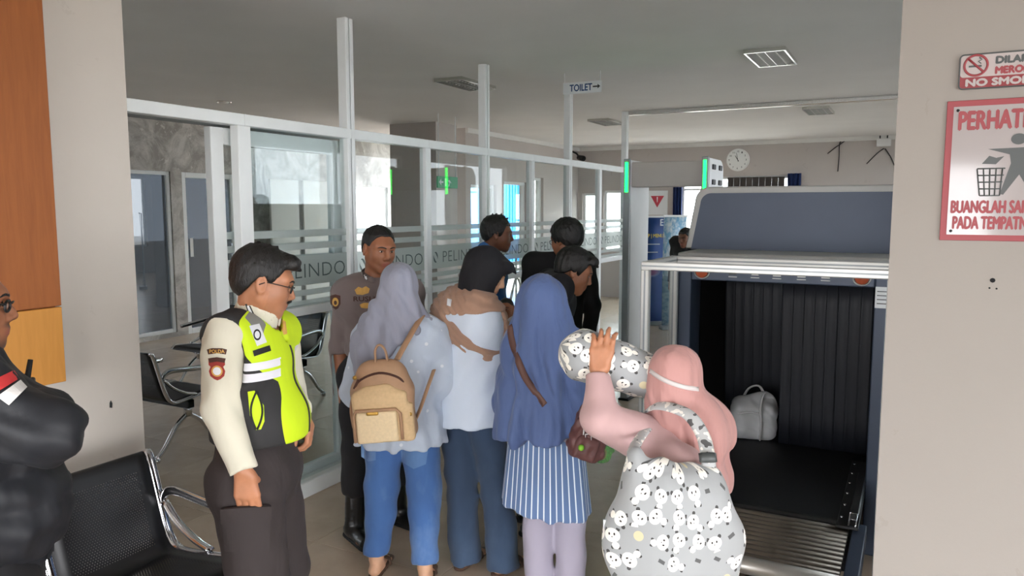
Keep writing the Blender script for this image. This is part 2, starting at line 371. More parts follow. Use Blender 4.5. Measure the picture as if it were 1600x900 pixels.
# ------------------------------------------------------------------ glass partition
PX, P0, BAY = -3.246, 2.975, .876
gp = empty('glass_partition', (PX, 5.6, 0), 0, 'long white aluminium and glass partition with frosted lettered bands', 'partition'); o = gp.location
PY = [P0+BAY*k for k in range(-1, 8)]
for k in range(0, 8):
    y = P0+BAY*k; tall = k in (1, 3, 5, 7); w = .037 if tall else .032
    if k == 0: w = .045
    if tall:
        box('post', (PX-.035, y-w, 0), (PX+.035, y-.006, CEIL), 'aluminium', gp, .003, org=o); box('post', (PX-.035, y+.006, 0), (PX+.035, y+w, CEIL), 'aluminium', gp, .003, org=o)
        box('post_groove', (PX-.03, y-.006, 0), (PX+.024, y+.006, CEIL), 'aluminium_grey', gp, org=o)
    else: box('mullion', (PX-.03, y-w, 0), (PX+.03, y+w, 2.2), 'aluminium', gp, .003, org=o)
for k in range(-1, 7):
    a, b = PY[k+1], PY[k+2]; a = max(a, 2.135)
    box('head_rail', (PX-.034, a, 2.2), (PX+.036, b, 2.262), 'aluminium', gp, .003, org=o)
    a += .034; b -= .034
    if k < 0: continue
    box('sill_rail', (PX-.032, a, 1.118), (PX+.032, b, 1.168), 'aluminium', gp, .003, org=o)
    box('base_rail', (PX-.05, a, .0), (PX+.055, b, .1), 'aluminium', gp, .006, org=o)
    box('lower_pane', (PX-.004, a, .1), (PX+.002, b, 1.118), 'clear_glass', gp, org=o)
    box('upper_pane', (PX-.004, a, 1.168), (PX+.002, b, 2.2), 'clear_glass', gp, org=o)
    for z0, z1 in ((1.588, 1.628), (1.512, 1.55), (1.295, 1.475), (1.232, 1.268), (1.178, 1.205)):
        fs = box('frosted_strip', (PX+.003, a, z0), (PX+.0042, b, z1), 'frost', gp, org=o)
        if z1-z0 > .1:
            me = text_fit('PELINDO', .60, .085, -.012, 1.05); me.materials.append(MATS['frost_letter'])
            tx = link('lettering', me, None, fs); tx.rotation_euler = (PI/2, 0, PI/2)
            tx.location = (.0012, (a+.185)-(a+b)/2, -.045)
            # swirl mark in front of the word: two opposed crescents
            v = []; f = []
            for sgn in (1, -1):
                n0 = len(v); n = 10
                for i in range(n+1):
                    an = -.5+2.6*i/n+(0 if sgn > 0 else PI)
                    for r in (.042, .042-.022*math.sin(PI*i/n)): v.append((0, r*math.cos(an)*.72, r*math.sin(an)))
                for i in range(n): f.append((n0+2*i, n0+2*i+2, n0+2*i+3, n0+2*i+1))
            em = link('emblem', mesh_from('emblem', v, f), 'frost_letter', fs); em.location = (.0012, (a+.085)-(a+b)/2, -.002)
# sliding door leaf pushed behind the first bay
sd = empty('sliding_door', (-3.335, 3.35, .02), 0, 'aluminium framed glass sliding door leaf hanging half open behind the partition', 'door'); o = sd.location
y0, y1 = 2.83, 3.86; X0, X1 = -3.36, -3.31
for n, a, b, c, d in (('stile', y0, y0+.085, .02, 2.19), ('stile', y1-.085, y1, .02, 2.19), ('door_rail', y0+.085, y1-.085, 2.1, 2.19), ('door_rail', y0+.085, y1-.085, .02, .14), ('door_rail', y0+.085, y1-.085, 1.115, 1.16)):
    box(n, (X0, a, c), (X1, b, d), 'aluminium', sd, .003, org=o)
box('pane', (-3.338, y0+.085, .14), (-3.332, y1-.085, 1.115), 'clear_glass', sd, org=o); box('pane', (-3.338, y0+.085, 1.16), (-3.332, y1-.085, 2.1), 'clear_glass', sd, org=o)
for z0, z1 in ((1.588, 1.628), (1.512, 1.55), (1.295, 1.475)): box('frosted_strip', (-3.331, y0+.086, z0), (-3.3298, y1-.086, z1), 'frost', sd, org=o)
tk = box('door_track', (-3.40, 2.135, 2.2), (-3.285, 3.87, 2.26), 'aluminium_grey', None, .004); tag(tk, 'grey sliding track box above the glass door leaf', 'track')

# ------------------------------------------------------------------ fittings
mat('lamp_reflector', (210, 210, 205), .16, .9, 0); mat('lamp_slat', (190, 190, 186), .25, .7, 0); mat('lamp_tube', (245, 245, 240), .4, 0, 0)
def louvre_light(cx, cy, label):
    e = empty('ceiling_light', (cx, cy, CEIL), 0, label, 'ceiling light', 'louvred ceiling lights')
    box('housing', (-.15, -.32, -.004), (.15, .32, 0), 'lamp_reflector', e)
    for x in (-.15, .14): box('frame', (x, -.32, -.03), (x+.012, .32, -.004), 'lamp_reflector', e)
    for y in (-.32, .308): box('frame', (-.138, y, -.03), (.14, y+.012, -.004), 'lamp_reflector', e)
    for x in (-.07, .07): tube('lamp_tube', [(x, -.29, -.016), (x, .29, -.016)], .008, 'lamp_tube', e)
    for k in range(11): box('slat', (-.138, -.27+.054*k, -.028), (.14, -.267+.054*k, -.004), 'lamp_slat', e)
    box('divider', (-.002, -.308, -.029), (.002, .308, -.004), 'lamp_slat', e)
louvre_light(-1.06, 6.33, 'unlit louvred ceiling light above the baggage scanner'); louvre_light(-3.85, 6.3, 'unlit louvred ceiling light over the hall beside the tall post')
louvre_light(-3.82, 9.95, 'unlit louvred ceiling light beyond the hanging toilet sign'); louvre_light(-1.1, 10.0, 'unlit louvred ceiling light beyond the bright ceiling rail')
dl = onz(350, 159, CEIL); e = empty('downlight', (dl[0], dl[1], CEIL), 0, 'small round recessed downlight in the hall ceiling', 'ceiling light')
tube('ring', [(.075*math.cos(a), .075*math.sin(a), -.004) for a in np.linspace(0, 2*PI, 25)[:-1]], .007, 'lamp_reflector', e, 6, True); tube('bulb', [(0, 0, -.001), (0, 0, -.012)], .05, 'lamp_tube', e, 16)

def sign_text(s, w, h, m, parent, loc, rot, bold=0, name='lettering', space=1.0):
    me = text_fit(s, w, h, bold, space); return link(name, me, m, parent, loc, rot)
mat('sign_white', (225, 230, 232), .4, 0, 0); mat('sign_blue', (28, 72, 120), .5, 0, 0); mat('sign_dark', (40, 44, 44), .5, 0, 0)
# hanging toilet sign
e = empty('hanging_sign', (-2.64, 6.3, 2.765), 0, 'small white hanging sign reading TOILET with an arrow', 'sign')
box('board', (-.19, -.01, 0), (.17, .01, .1), 'sign_white', e, .003); sign_text('TOILET', .215, .062, 'sign_blue', e, (-.125, -.0115, .019), (PI/2, 0, 0), .02)
flat('arrow', [(.095, -.0115, .044), (.14, -.0115, .044), (.14, -.0115, .03), (.165, -.0115, .05), (.14, -.0115, .07), (.14, -.0115, .056), (.095, -.0115, .056)], 'sign_dark', e)
for x in (-.18, .16): tube('hanger', [(x, 0, .1), (x, 0, CEIL-2.765)], .004, 'aluminium', e, 6)
# wall clock
e = empty('wall_clock', (-2.87, 14.08, 2.62), 0, 'round white wall clock with dark numerals on far wall', 'clock')
mat('clock_face', (232, 234, 232), .5, 0, 0)
def disc(name, r, y0, y1, m, parent, n=40, cx=0, cz=0): return prism(name, [(cx+r*math.cos(2*PI*i/n), cz+r*math.sin(2*PI*i/n)) for i in range(n)], 'y', y0, y1, m, parent)
disc('rim', .2, -.03, .02, 'white_plastic', e); disc('dial', .18, -.034, -.03, 'clock_face', e)
for i in range(12):
    an = PI/2-2*PI*(i+1)/12; me = text_fit(str(i+1), .02 if i < 9 else .035, .03, .01); link('numeral', me, 'sign_dark', e, (.15*math.cos(an)-.014, -.0355, .15*math.sin(an)-.015), (PI/2, 0, 0))
def hand(name, L, w, an): 
    d = np.array([math.sin(an), 0, math.cos(an)]); p = np.array([math.cos(an), 0, -math.sin(an)])
    flat(name, [np.array((0, -.037, 0))+p*w-d*.03, np.array((0, -.037, 0))-p*w-d*.03, np.array((0, -.037, 0))-p*w*.6+d*L, np.array((0, -.037, 0))+p*w*.6+d*L], 'sign_dark', e)
hand('hour_hand', .09, .007, math.radians(-32)); hand('minute_hand', .13, .005, math.radians(-12))
# emergency lamp, cables, cctv, exit sign, poster
c = ony(1381, 222, 14.05); e = empty('emergency_lamp', c, 0, 'small white emergency light box high on the far wall', 'lamp')
box('case', (-.11, -.02, -.07), (.11, .04, .06), 'white_plastic', e, .01, 2); box('bracket', (-.07, .0, .06), (-.05, .03, .12), 'black_plastic', e); box('bracket', (.04, .0, .06), (.06, .03, .12), 'black_plastic', e)
for i, pts in enumerate((((1318, 219), (1312, 224), (1311, 245), (1309, 268)), ((1322, 219), (1306, 230), (1293, 240)), ((1381, 232), (1370, 240), (1354, 256)), ((1383, 232), (1392, 246), (1399, 262)))):
    tag(tube('wall_cable', smooth_path([ony(x, y, 14.085) for x, y in pts]), .008, 'black_plastic', None, 6), ['dark cable hanging straight down the far wall', 'short dark cable stub slanting on the far wall', 'thin cable running down from the emergency light towards the clock', 'thin cable running down from the emergency light away from the clock'][i], 'cable')
e = empty('security_camera', (-5.86, 13.8, 2.74), 0, 'dark security camera on a wall arm in the hall corner', 'camera')
tube('arm', [(-.14, 0, .12), (-.05, 0, .08), (.0, 0, .02)], .018, 'black_plastic', e); tube('body', [(0, 0, 0), (.14, -.1, -.03)], [.05, .055], 'black_plastic', e, 12); tube('lens', [(.14, -.1, -.03), (.16, -.115, -.036)], .04, 'dark_void', e, 12)
mat('sign_green', (22, 128, 84), .4, 0, 0, emit=.25)
c = onx(699, 285, -5.4); e = empty('exit_sign', (-5.4, c[1], c[2]), 0, 'green hanging exit sign with white arrow behind the glass', 'sign')
box('board', (-.01, -.24, -.075), (.01, .24, .075), 'sign_green', e, .003); L = .012
flat('arrow', [(L, -.21, 0), (L, -.16, .045), (L, -.16, .012), (L, -.11, .012), (L, -.11, -.012), (L, -.16, -.012), (L, -.16, -.045)], 'sign_white', e)
flat('door_symbol', [(L, -.08, -.05), (L, -.04, -.05), (L, -.04, .05), (L, -.08, .05)], 'sign_white', e)
flat('runner_body', [(L, .0, -.05), (L, .03, -.01), (L, .0, .02), (L, .03, .035), (L, .07, .0), (L, .12, -.045), (L, .08, -.01), (L, .045, .0), (L, .03, -.05)], 'sign_white', e)
for y in (-.2, .2): tube('hanger', [(0, y, .075), (0, y, CEIL-c[2])], .006, 'aluminium', e, 6)
c = ony(1027, 316, 14.08); e = empty('wall_poster', c, 0, 'white poster with a pink red triangle on far wall', 'poster'); mat('poster_red', (196, 70, 84), .6, 0, 0)
box('sheet', (-.2, 0, -.24), (.2, .012, .22), 'sign_white', e); flat('triangle', [(-.13, -.002, .12), (.13, -.002, .12), (0, -.002, -.1)], 'poster_red', e); flat('exclamation', [(-.012, -.004, .1), (.012, -.004, .1), (.006, -.004, 0), (-.006, -.004, 0)], 'sign_white', e)

# wooden wall cabinet on the left wall
e = empty('wall_cabinet', (-3.0, 1.2, 1.08), 0, 'orange brown wooden wall cabinet panel with a dark seam', 'cabinet'); o = e.location
box('carcass', (-3.0, .2, 1.085), (-2.93, 1.735, CEIL-.02), 'wood_dark', e, org=o)
box('lower_panel', (-2.93, .2, 1.085), (-2.905, 1.745, 1.379), 'wood_light', e, .002, org=o); box('upper_panel', (-2.93, .2, 1.384), (-2.905, 1.745, CEIL-.02), 'wood_dark', e, .002, org=o)

# notices on the right wall
WY = 2.42
mat('red_print', (146, 56, 62), .45, 0, .03); mat('red_dark', (136, 42, 48), .4, 0, 0); mat('notice_pale', (178, 168, 166), .25, 0, .02); mat('grey_print', (72, 76, 76), .4, 0, 0)
def W(x, y): p = ony(x, y, WY); return p[0], p[2]
x0, z1 = W(1500, 87); _, z0 = W(1499, 141)
e = empty('no_smoking_sign', (x0+.14, WY, (z0+z1)/2), 0, 'small rounded no smoking notice on the right wall', 'sign'); o = e.location; Lx = x0+.24
def rounded(x0, z0, x1, z1, r, n=5):
    p = []
    for cx, cz, a in ((x1-r, z1-r, 0), (x0+r, z1-r, PI/2), (x0+r, z0+r, PI), (x1-r, z0+r, 1.5*PI)):
        for i in range(n+1): p.append((cx+r*math.cos(a+PI/2*i/n), cz+r*math.sin(a+PI/2*i/n)))
    return p
prism('board', rounded(x0, z0, Lx, z1, .01), 'y', WY-.006, WY, 'red_dark', e, o)
hgt = z1-z0; zb = z0+hgt*.34
prism('white_field', rounded(x0+.003, zb, Lx-.003, z1-.003, .008), 'y', WY-.0075, WY-.006, 'notice_pale', e, o)
bk = tube('border', [(x, WY-.007, z) for x, z in rounded(x0+.001, z0+.001, Lx-.001, z1-.001, .01)], .0022, 'grey_print', e, 5, True, org=o)
rc = hgt*.29; cx, cz = x0+.038, zb+(z1-zb)*.5
tube('ban_ring', [(cx+rc*math.cos(a), WY-.0082, cz+rc*math.sin(a)) for a in np.linspace(0, 2*PI, 33)[:-1]], .0032, 'red_print', e, 6, True, org=o)
tube('ban_bar', [(cx-rc*.7, WY-.0088, cz+rc*.7), (cx+rc*.7, WY-.0088, cz-rc*.7)], .003, 'red_print', e, 6, org=o)
box('cigarette', (cx-rc*.62, WY-.0085, cz-.0045), (cx+rc*.5, WY-.0075, cz+.0005), 'grey_print', e, org=o)
tube('smoke', [(cx+rc*.45, WY-.0082, cz+.004), (cx+rc*.2, WY-.0082, cz+.01), (cx+rc*.5, WY-.0082, cz+.015), (cx+rc*.25, WY-.0082, cz+.02)], .0016, 'grey_print', e, 5, org=o)
T = lambda s, w, h, m, x, z, b=0: sign_text(s, w, h, m, e, (x-o[0], WY-.0085-o[1], z-o[2]), (PI/2, 0, 0), b)
T('DILARANG', .13, .021, 'grey_print', x0+.082, z1-.0305, .05); T('MEROKOK', .115, .021, 'red_print', x0+.082, z1-.057, .05); T('NO SMOKING', .205, .021, 'notice_pale', x0+.016, z0+.006, .05)
x0, z1 = W(1481, 159); xb, z0 = W(1467, 375); x0 = (x0+xb)/2; Lx = x0+.275
e = empty('litter_notice', ((x0+Lx)/2, WY, (z0+z1)/2), 0, 'large red bordered glossy notice with a litter bin pictogram', 'sign'); o = e.location
mat('notice_gloss', (164, 157, 156), .08, 0, .02)
box('board', (x0, WY-.006, z0), (Lx, WY, z1), 'red_print', e, .001, org=o); box('field', (x0+.016, WY-.0075, z0+.016), (Lx-.016, WY-.006, z1-.016), 'notice_gloss', e, org=o)
for sx in (x0+.026, Lx-.026):
    for sz in (z0+.026, z1-.026): tube('screw', [(sx, WY-.010, sz), (sx, WY-.007, sz)], .004, 'black_plastic', e, 8, org=o)
Y = WY-.0085
T = lambda s, w, h, m, x, z, b=0: sign_text(s, w, h, m, e, (x-o[0], Y-o[1], z-o[2]), (PI/2, 0, 0), b)
T('PERHATIAN', .215, .052, 'red_print', x0+.028, z1-.080, .028); T('BUANGLAH SAMPAH', .228, .036, 'red_print', x0+.022, z0+.074, .03); T('PADA TEMPATNYA', .205, .036, 'red_print', x0+.028, z0+.031, .03)
bx, bz, s = x0+.085, z0+.122, .0155   # bin pictogram: tapered basket of bars
def bar(p, q, w=.0018, n='basket_bar'): tube(n, [(p[0], Y, p[1]), (q[0], Y, q[1])], w, 'grey_print', e, 5, org=o)
for i in range(5):
    t_ = i/4; bar((bx+t_*.058-.006+.0, bz+.072), (bx+.006+t_*.046-.003, bz))
    zz = bz+.072*t_; sh_ = .009*t_; bar((bx+.003-sh_, zz), (bx+.049+sh_, zz))
flat('rubbish', [(bx+.004, Y, bz+.085), (bx+.036, Y, bz+.083), (bx+.054, Y, bz+.104), (bx+.036, Y, bz+.100), (bx+.02, Y, bz+.106)], 'grey_print', e, o)
fx = bx+.084
flat('figure_body', [(fx-.068, Y, bz+.124), (fx+.07, Y, bz+.127), (fx+.07, Y, bz+.112), (fx+.035, Y, bz+.105), (fx+.028, Y, bz+.08), (fx+.048, Y, bz+.002), (fx+.036, Y, bz+.002), (fx+.006, Y, bz+.055), (fx-.027, Y, bz+.002), (fx-.035, Y, bz+.004), (fx-.014, Y, bz+.085), (fx-.018, Y, bz+.108)], 'grey_print', e, o)
flat('figure_head', [(fx+.0175*math.cos(a), Y, bz+.148+.0145*math.sin(a)) for a in np.linspace(0, 2*PI, 21)[:-1]], 'grey_print', e, o)
for i, (p, r_) in enumerate((((1551, 438), .0065), ((1546, 450), .0026), ((1557, 451), .0026))):
    c = ony(p[0], p[1], WY); h_ = prism('drill_hole', [(c[0]+r_*math.cos(a), c[2]+r_*math.sin(a)) for a in np.linspace(0, 2*PI, 9)[:-1]], 'y', WY-.0015, WY, 'dark_void')
    if i == 0: tag(h_, 'larger dark drill hole above two pinholes in the beige wall', 'hole')
    else: tag(h_, 'tiny dark pinhole below the larger drill hole in the beige wall', 'hole', 'pinholes under the notices')
c = onx(173, 632, -3.0); tag(prism('wall_chip', [(c[1]-.006, c[2]-.012), (c[1]+.005, c[2]-.016), (c[1]+.007, c[2]+.004), (c[1]+.001, c[2]+.018), (c[1]-.005, c[2]+.008)], 'x', -3.0, -2.9985, 'sign_dark'), 'small dark chip in the off-white wall above the bench', 'chip')

# ------------------------------------------------------------------ baggage scanner
mat('belt', (26, 27, 30), .6, 0, .1, 20); mat('roller_steel', (128, 120, 110), .35, .6, .12, 3); mat('curtain_lead', (30, 33, 41), .55, 0, .08, 3); mat('orange_red', (190, 92, 58), .45, 0, 0); mat('tube_steel', (186, 184, 178), .3, .6, .05)
mat('guide_dark', (58, 58, 58), .4, .5, .05); mat('icon_white', (205, 208, 205), .5, 0, 0)
XL, XR, YF, YM = -1.175, -.045, 3.54, 4.1      # scanner sides, frame front, mouth plane
BZ = .35
e = empty('baggage_scanner', ((XL+XR)/2, 4.9, 0), 0, 'large blue grey baggage scanner with black belt and strip curtains', 'baggage scanner'); o = e.location
OL, OR, OT = -1.068, -.158, 1.369
for n, lo, hi in (('mouth_side', (XL, YM, 0), (OL, 4.32, 1.47)), ('mouth_side', (OR, YM, 0), (XR, 4.32, 1.47)), ('mouth_header', (OL, YM, OT), (OR, 4.32, 1.47))):
    box(n, lo, hi, 'machine_blue', e, .006, 2, org=o)
box('tunnel_wall', (XL, 4.32, 0), (OL-.01, 6.4, 1.47), 'machine_blue', e, org=o); box('tunnel_wall', (OR+.01, 4.32, 0), (XR, 6.4, 1.47), 'machine_blue', e, org=o)
box('tunnel_roof', (OL-.01, 4.32, OT+.01), (OR+.01, 6.4, 1.47), 'dark_void', e, org=o); box('tunnel_back', (OL-.01, 5.6, 0), (OR+.01, 5.64, OT+.01), 'dark_void', e, org=o)
box('tunnel_liner', (OL-.01, 4.33, BZ), (OL, 5.6, OT), 'dark_void', e, org=o); box('tunnel_liner', (OR, 4.33, BZ), (OR+.01, 5.6, OT), 'dark_void', e, org=o)
box('conveyor_belt', (OL+.02, 3.59, BZ-.06), (OR-.02, 5.58, BZ), 'belt', e, .025, 3, org=o); box('conveyor_bed', (OL+.02, 3.64, .1), (OR-.02, 5.58, BZ-.065), 'dark_void', e, org=o)
# loose steel rollers ahead of the belt
for k in range(11):
    y = 3.095+.0465*k; r = tube('roller', [(OL+.035, y, BZ-.028), (OR-.035, y, BZ-.028)], .0205, 'roller_steel', e, 12, org=o)
tube('front_bar', [(OL-.02, 3.03, BZ-.03), (OR+.01, 3.03, BZ-.03)], .036, 'tube_steel', e, 14, org=o); box('front_plate', (OL-.02, 2.985, BZ-.12), (OR+.02, 3.0, BZ-.075), 'white_paint', e, .003, org=o)
for x in (OL-.0, OR+.0):
    s_ = -1 if x < -.6 else 1
    box('roller_side', (x-.035 if s_ < 0 else x-.02, 3.0, BZ-.1), (x+.02 if s_ < 0 else x+.035, 3.62, BZ-.005), 'machine_blue', e, .004, org=o)
    box('leg', (x-.02, 3.06, 0), (x+.02, 3.1, BZ-.1), 'machine_blue', e, org=o)
    sg = box('side_guide', (x-.005 if s_ < 0 else x-.085, 3.52, BZ), (x+.085 if s_ < 0 else x+.005, 4.5, BZ+.012), 'guide_dark', e, .002, org=o)
    for k in range(6): tube('bolt', [(x-s_*.07, 3.62+.16*k, BZ+.01), (x-s_*.07, 3.62+.16*k, BZ+.018)], .007, 'chrome', e, 8, org=o)
    box('guide_rib', (x-.002 if s_ < 0 else x-.04, 3.6, BZ+.012), (x+.04 if s_ < 0 else x+.002, 4.2, BZ+.045), 'guide_dark', e, .006, org=o)
    tube('buckle', [(x-s_*.035, 3.53, BZ+.016), (x-s_*.005, 3.53, BZ+.016), (x-s_*.005, 3.59, BZ+.05), (x-s_*.035, 3.59, BZ+.05)], .004, 'chrome', e, 6, True, org=o)
    tube('buckle', [(x-s_*.03, 3.56, BZ+.033), (x-s_*.01, 3.56, BZ+.033)], .003, 'chrome', e, 6, org=o)
# strip curtains: near row hangs on the right, the deeper row is pushed in behind the white bag
def strip(x0, x1, y, z0, z1, ph, bow):
    n, mz = 5, 6; v = []; f = []
    for j in range(mz+1):
        z = z0+(z1-z0)*j/mz; dy = bow*(1-j/mz)**2
        for i in range(n+1): v.append((x0+(x1-x0)*i/n-o[0], y+dy+.006*math.sin(PI*i/n)+ph-o[1], z))
    for j in range(mz):
        for i in range(n): a = j*(n+1)+i; f.append((a, a+1, a+n+2, a+n+1))
    s_ = link('curtain_strip', mesh_from('curtain_strip', v, f, True), 'curtain_lead', e); md = s_.modifiers.new('thick', 'SOLIDIFY'); md.thickness = .004
random.seed(3); x = -.655
while x < OR-.03: strip(x, min(x+.062, OR-.005), 4.56, BZ+.015, OT, random.uniform(-.006, .006), .05+.02*random.random()); x += .059
x = OL+.008
while x < -.66: strip(x, x+.062, 4.93, BZ+.06, OT, random.uniform(-.01, .01), .10); x += .058
# hood: slanted blue screen with a pale rim standing on a pale ledge
box('ledge', (XL+.02, YM+.03, 1.47), (XR, 4.62, 1.515), 'machine_grey', e, .01, 2, org=o)
def hood_outline(ins=0, n=8):
    xl0, xl1, xr, z0, z1, r = -1.225+ins, -1.195+ins, .3, 1.515, 1.885-ins, .085-ins*.6
    p = [(xr, z0), (xl0, z0)]
    for i in range(n+1): a = PI-PI/2*i/n; p.append((xl1+.02+r+r*math.cos(a), z1-r+r*math.sin(a)))
    return p+[(xr, z1)]
prism('hood_rim', hood_outline(), 'y', 4.55, 5.2, 'machine_grey', e, o, .008); prism('hood_screen', hood_outline(.038), 'y', 4.535, 4.552, 'machine_blue', e, o)
box('hood_body', (-1.1, 5.2, 1.47), (.28, 6.3, 1.8), 'machine_blue', e, .03, 3, org=o)
for x in (-1.009, -.218):
    b = tube('stop_button', [(x, YM-.018, 1.415), (x, YM, 1.415)], [.03, .034], 'orange_red', e, 16, org=o)
    tube('button_ring', [(x+.04*math.cos(a), YM-.003, 1.415+.036*math.sin(a)) for a in np.linspace(0, 2*PI, 21)[:-1]], .004, 'machine_grey', e, 6, True, org=o)
for i, x in enumerate((-.845, -.73, -.62, -.5, -.385)):
    box('icon', (x-.02, YM-.002, 1.405), (x+.02, YM, 1.43), ('sign_dark' if i == 0 else 'icon_white') if i in (0, 4) else 'icon_white', e, org=o) if i != 1 else flat('icon', [(x-.02, YM-.002, 1.407), (x+.02, YM-.002, 1.407), (x, YM-.002, 1.435)], 'icon_white', e, o)
    box('icon_caption', (x-.022, YM-.002, 1.392), (x+.022, YM, 1.397), 'icon_white', e, org=o)
st = box('sticker', (-.155, YM-.002, 1.27), (-.08, YM, 1.375), 'sign_white', e, org=o)
for k in range(4): box('sticker_print', (-.147, YM-.0035, 1.35-.02*k), (-.1 if k % 2 else -.088, YM-.002, 1.355-.02*k), 'grey_print', e, org=o)
# aluminium profile enclosure around the loading end
fz = 1.5
g = empty('scanner_enclosure', (-.6, 3.8, 0), 0, 'aluminium profile and glass enclosure around the loading end of the scanner', 'enclosure'); o = g.location
def profile(n, lo, hi, ax):
    b = box(n, lo, hi, 'alu_profile', g, .004, org=o); lo = np.array(lo, float); hi = np.array(hi, float); 
    for sx in (0, 1):       # slots of the extrusion
        for a2 in [i for i in range(3) if i != ax]:
            l2, h2 = lo.copy(), hi.copy(); c_ = (lo[a2]+hi[a2])/2; l2[a2], h2[a2] = c_-.004, c_+.004
            a3 = 3-ax-a2
            if sx: l2[a3], h2[a3] = hi[a3]-.002, hi[a3]+.0012
            else: l2[a3], h2[a3] = lo[a3]-.0012, lo[a3]+.002
            l2[ax] += .004; h2[ax] -= .004
            sl = box('slot', l2, h2, 'aluminium_grey', None); sl.parent = b; sl.location = sl.location-b.location-Vector(o)
    return b
profile('post', (-1.17, YF, 0), (-1.13, YF+.04, fz-.04), 2); profile('post', (-.09, YF, 0), (-.05, YF+.04, fz-.04), 2)
profile('post', (-1.17, 4.035, 0), (-1.13, 4.075, fz-.04), 2); profile('post', (-.09, 4.035, 0), (-.05, 4.075, fz-.04), 2)
profile('rail', (-1.17, YF, fz-.04), (-.05, YF+.04, fz), 0); profile('rail', (-1.17, 4.035, fz-.04), (-.05, 4.075, fz), 0)
profile('rail', (-1.17, YF+.04, fz-.04), (-1.13, 4.035, fz), 1); profile('rail', (-.09, YF+.04, fz-.04), (-.05, 4.035, fz), 1)
box('glass_side', (-1.153, YF+.04, .3), (-1.147, 4.035, fz-.04), 'clear_glass', g, org=o); box('glass_side', (-.073, YF+.04, .3), (-.067, 4.035, fz-.04), 'clear_glass', g, org=o)

# ------------------------------------------------------------------ walk-through metal detector
mat('led_green', (8, 230, 56), .4, 0, 0, emit=13.0); mat('gate_white', (226, 228, 228), .4, 0, .02); mat('gate_grey', (190, 184, 178), .5, 0, .03)
g = empty('metal_detector', (-1.93, 6.76, 0), 0, 'white walk-through metal detector with green light strips', 'metal detector'); o = g.location
y0, y1, zt = 6.5, 7.03, 2.185
for i, (xa, xb) in enumerate(((-2.315, -2.258), (-1.618, -1.562))):
    prof = [(y0+.02, 0), (y1, 0), (y1, zt-.1)]+[(y1-.12+.12*math.cos(a), zt-.1+.1*math.sin(a)) for a in np.linspace(0, PI/2, 6)]+[(y0+.02, zt)]
    prism('side_panel', prof, 'x', xa, xb, 'gate_white', g, o, .006)
    ps = box('edge_profile', (xa-.008, y0-.01, 0), (xb-.006, y0+.02, zt+.01), 'aluminium_grey', g, .006, 2, org=o)
    l_ = box('led_strip', (xa+.008, y0-.0125, 1.90), (xb-.022, y0-.009, zt-.02), 'led_green', g, org=o)
    if i == 1:
        for yy in (6.6, 6.84):
            for zz in (1.96, 2.09): box('button', (xb, yy, zz), (xb+.012, yy+.1, zz+.045), 'black_plastic', g, .004, org=o)
box('crossbar', (-2.258, y0+.02, 1.945), (-1.618, y0+.2, 2.165), 'gate_grey', g, .006, org=o)
box('crossbar_lid', (-2.258, y0+.2, 1.96), (-1.618, y0+.48, 2.15), 'gate_white', g, .01, 2, org=o)
for xa in (-2.287, -1.59): box('base_plate', (xa-.05, y0-.03, 0), (xa+.05, y1+.02, .02), 'black_plastic', g, .004, org=o)

# ------------------------------------------------------------------ banners behind the gate
mat('banner_blue', (24, 66, 128), .55, 0, .08, 2); mat('banner_yellow', (214, 190, 84), .5, 0, 0)
t = NT('banner_sea'); v = t.coord('Generated'); sx = t.add('ShaderNodeSeparateXYZ'); t.l(v, sx.inputs[0])
nz = t.noise(v, 7, 5, .6); cloud = t.ramp(nz, lin((116, 170, 205)), lin((214, 226, 232)), .42, .62)
sea = t.ramp(t.noise(t.coord('Generated', (1, 1, 6)), 5, 4), lin((70, 120, 150)), lin((160, 186, 190)))
t.l(t.mix(t.math('GREATER_THAN', sx.outputs[2], .45), sea, cloud), t.b.inputs['Base Color']); t.b.inputs['Roughness'].default_value = .5; MATS['banner_sea'] = t.m
def banner(px0, px1, py0, D, m, label, h=None):
    a = hd(px0, py0, D); b = hd(px1, py0, D); w = np.linalg.norm((b-a)[:2]); c = (a+b)/2; H = h or a[2]
    e = empty('stand_banner', (c[0], c[1], 0), YAW+.12, label, 'banner')
    n = 8; v = []; f = []
    for j in range(n+1):
        for i in (0, 1): v.append((-w/2+w*i, .02*math.sin(j/n*PI), .06+(H-.06)*j/n))
    for j in range(n): f.append((2*j, 2*j+1, 2*j+3, 2*j+2))
    s_ = link('banner_sheet', mesh_from('banner_sheet', v, f, True), m, e); md = s_.modifiers.new('thick', 'SOLIDIFY'); md.thickness = .004
    box('top_bar', (-w/2-.01, -.012, H-.02), (w/2+.01, .012, H+.01), 'aluminium', e, .004); box('base', (-w/2-.02, -.08, 0), (w/2+.02, .08, .06), 'aluminium_grey', e, .01, 2)
    tube('pole', [(0, .035, .05), (0, .035, H)], .01, 'aluminium', e)
    return e, w, H
e, w, H = banner(1004, 1038, 338, 11.3, 'banner_blue', 'dark blue stand banner with yellow lettering beyond the metal detector')
sign_text('P | MENU', w*.72, .07, 'banner_yellow', e, (-w*.26, -.028, H-.33), (PI/2, 0, 0), .02); sign_text('E', .05, .1, 'sign_white', e, (w*.3, -.028, H-.14), (PI/2, 0, 0), .02)
for k in range(4): box('print_line', (-w*.3, -.03, H-.42-.12*k), (w*.3-.03*k, -.027, H-.408-.12*k), 'icon_white', e)
banner(1037, 1074, 337, 10.9, 'banner_sea', 'light blue seaside picture banner beside the dark blue banner')
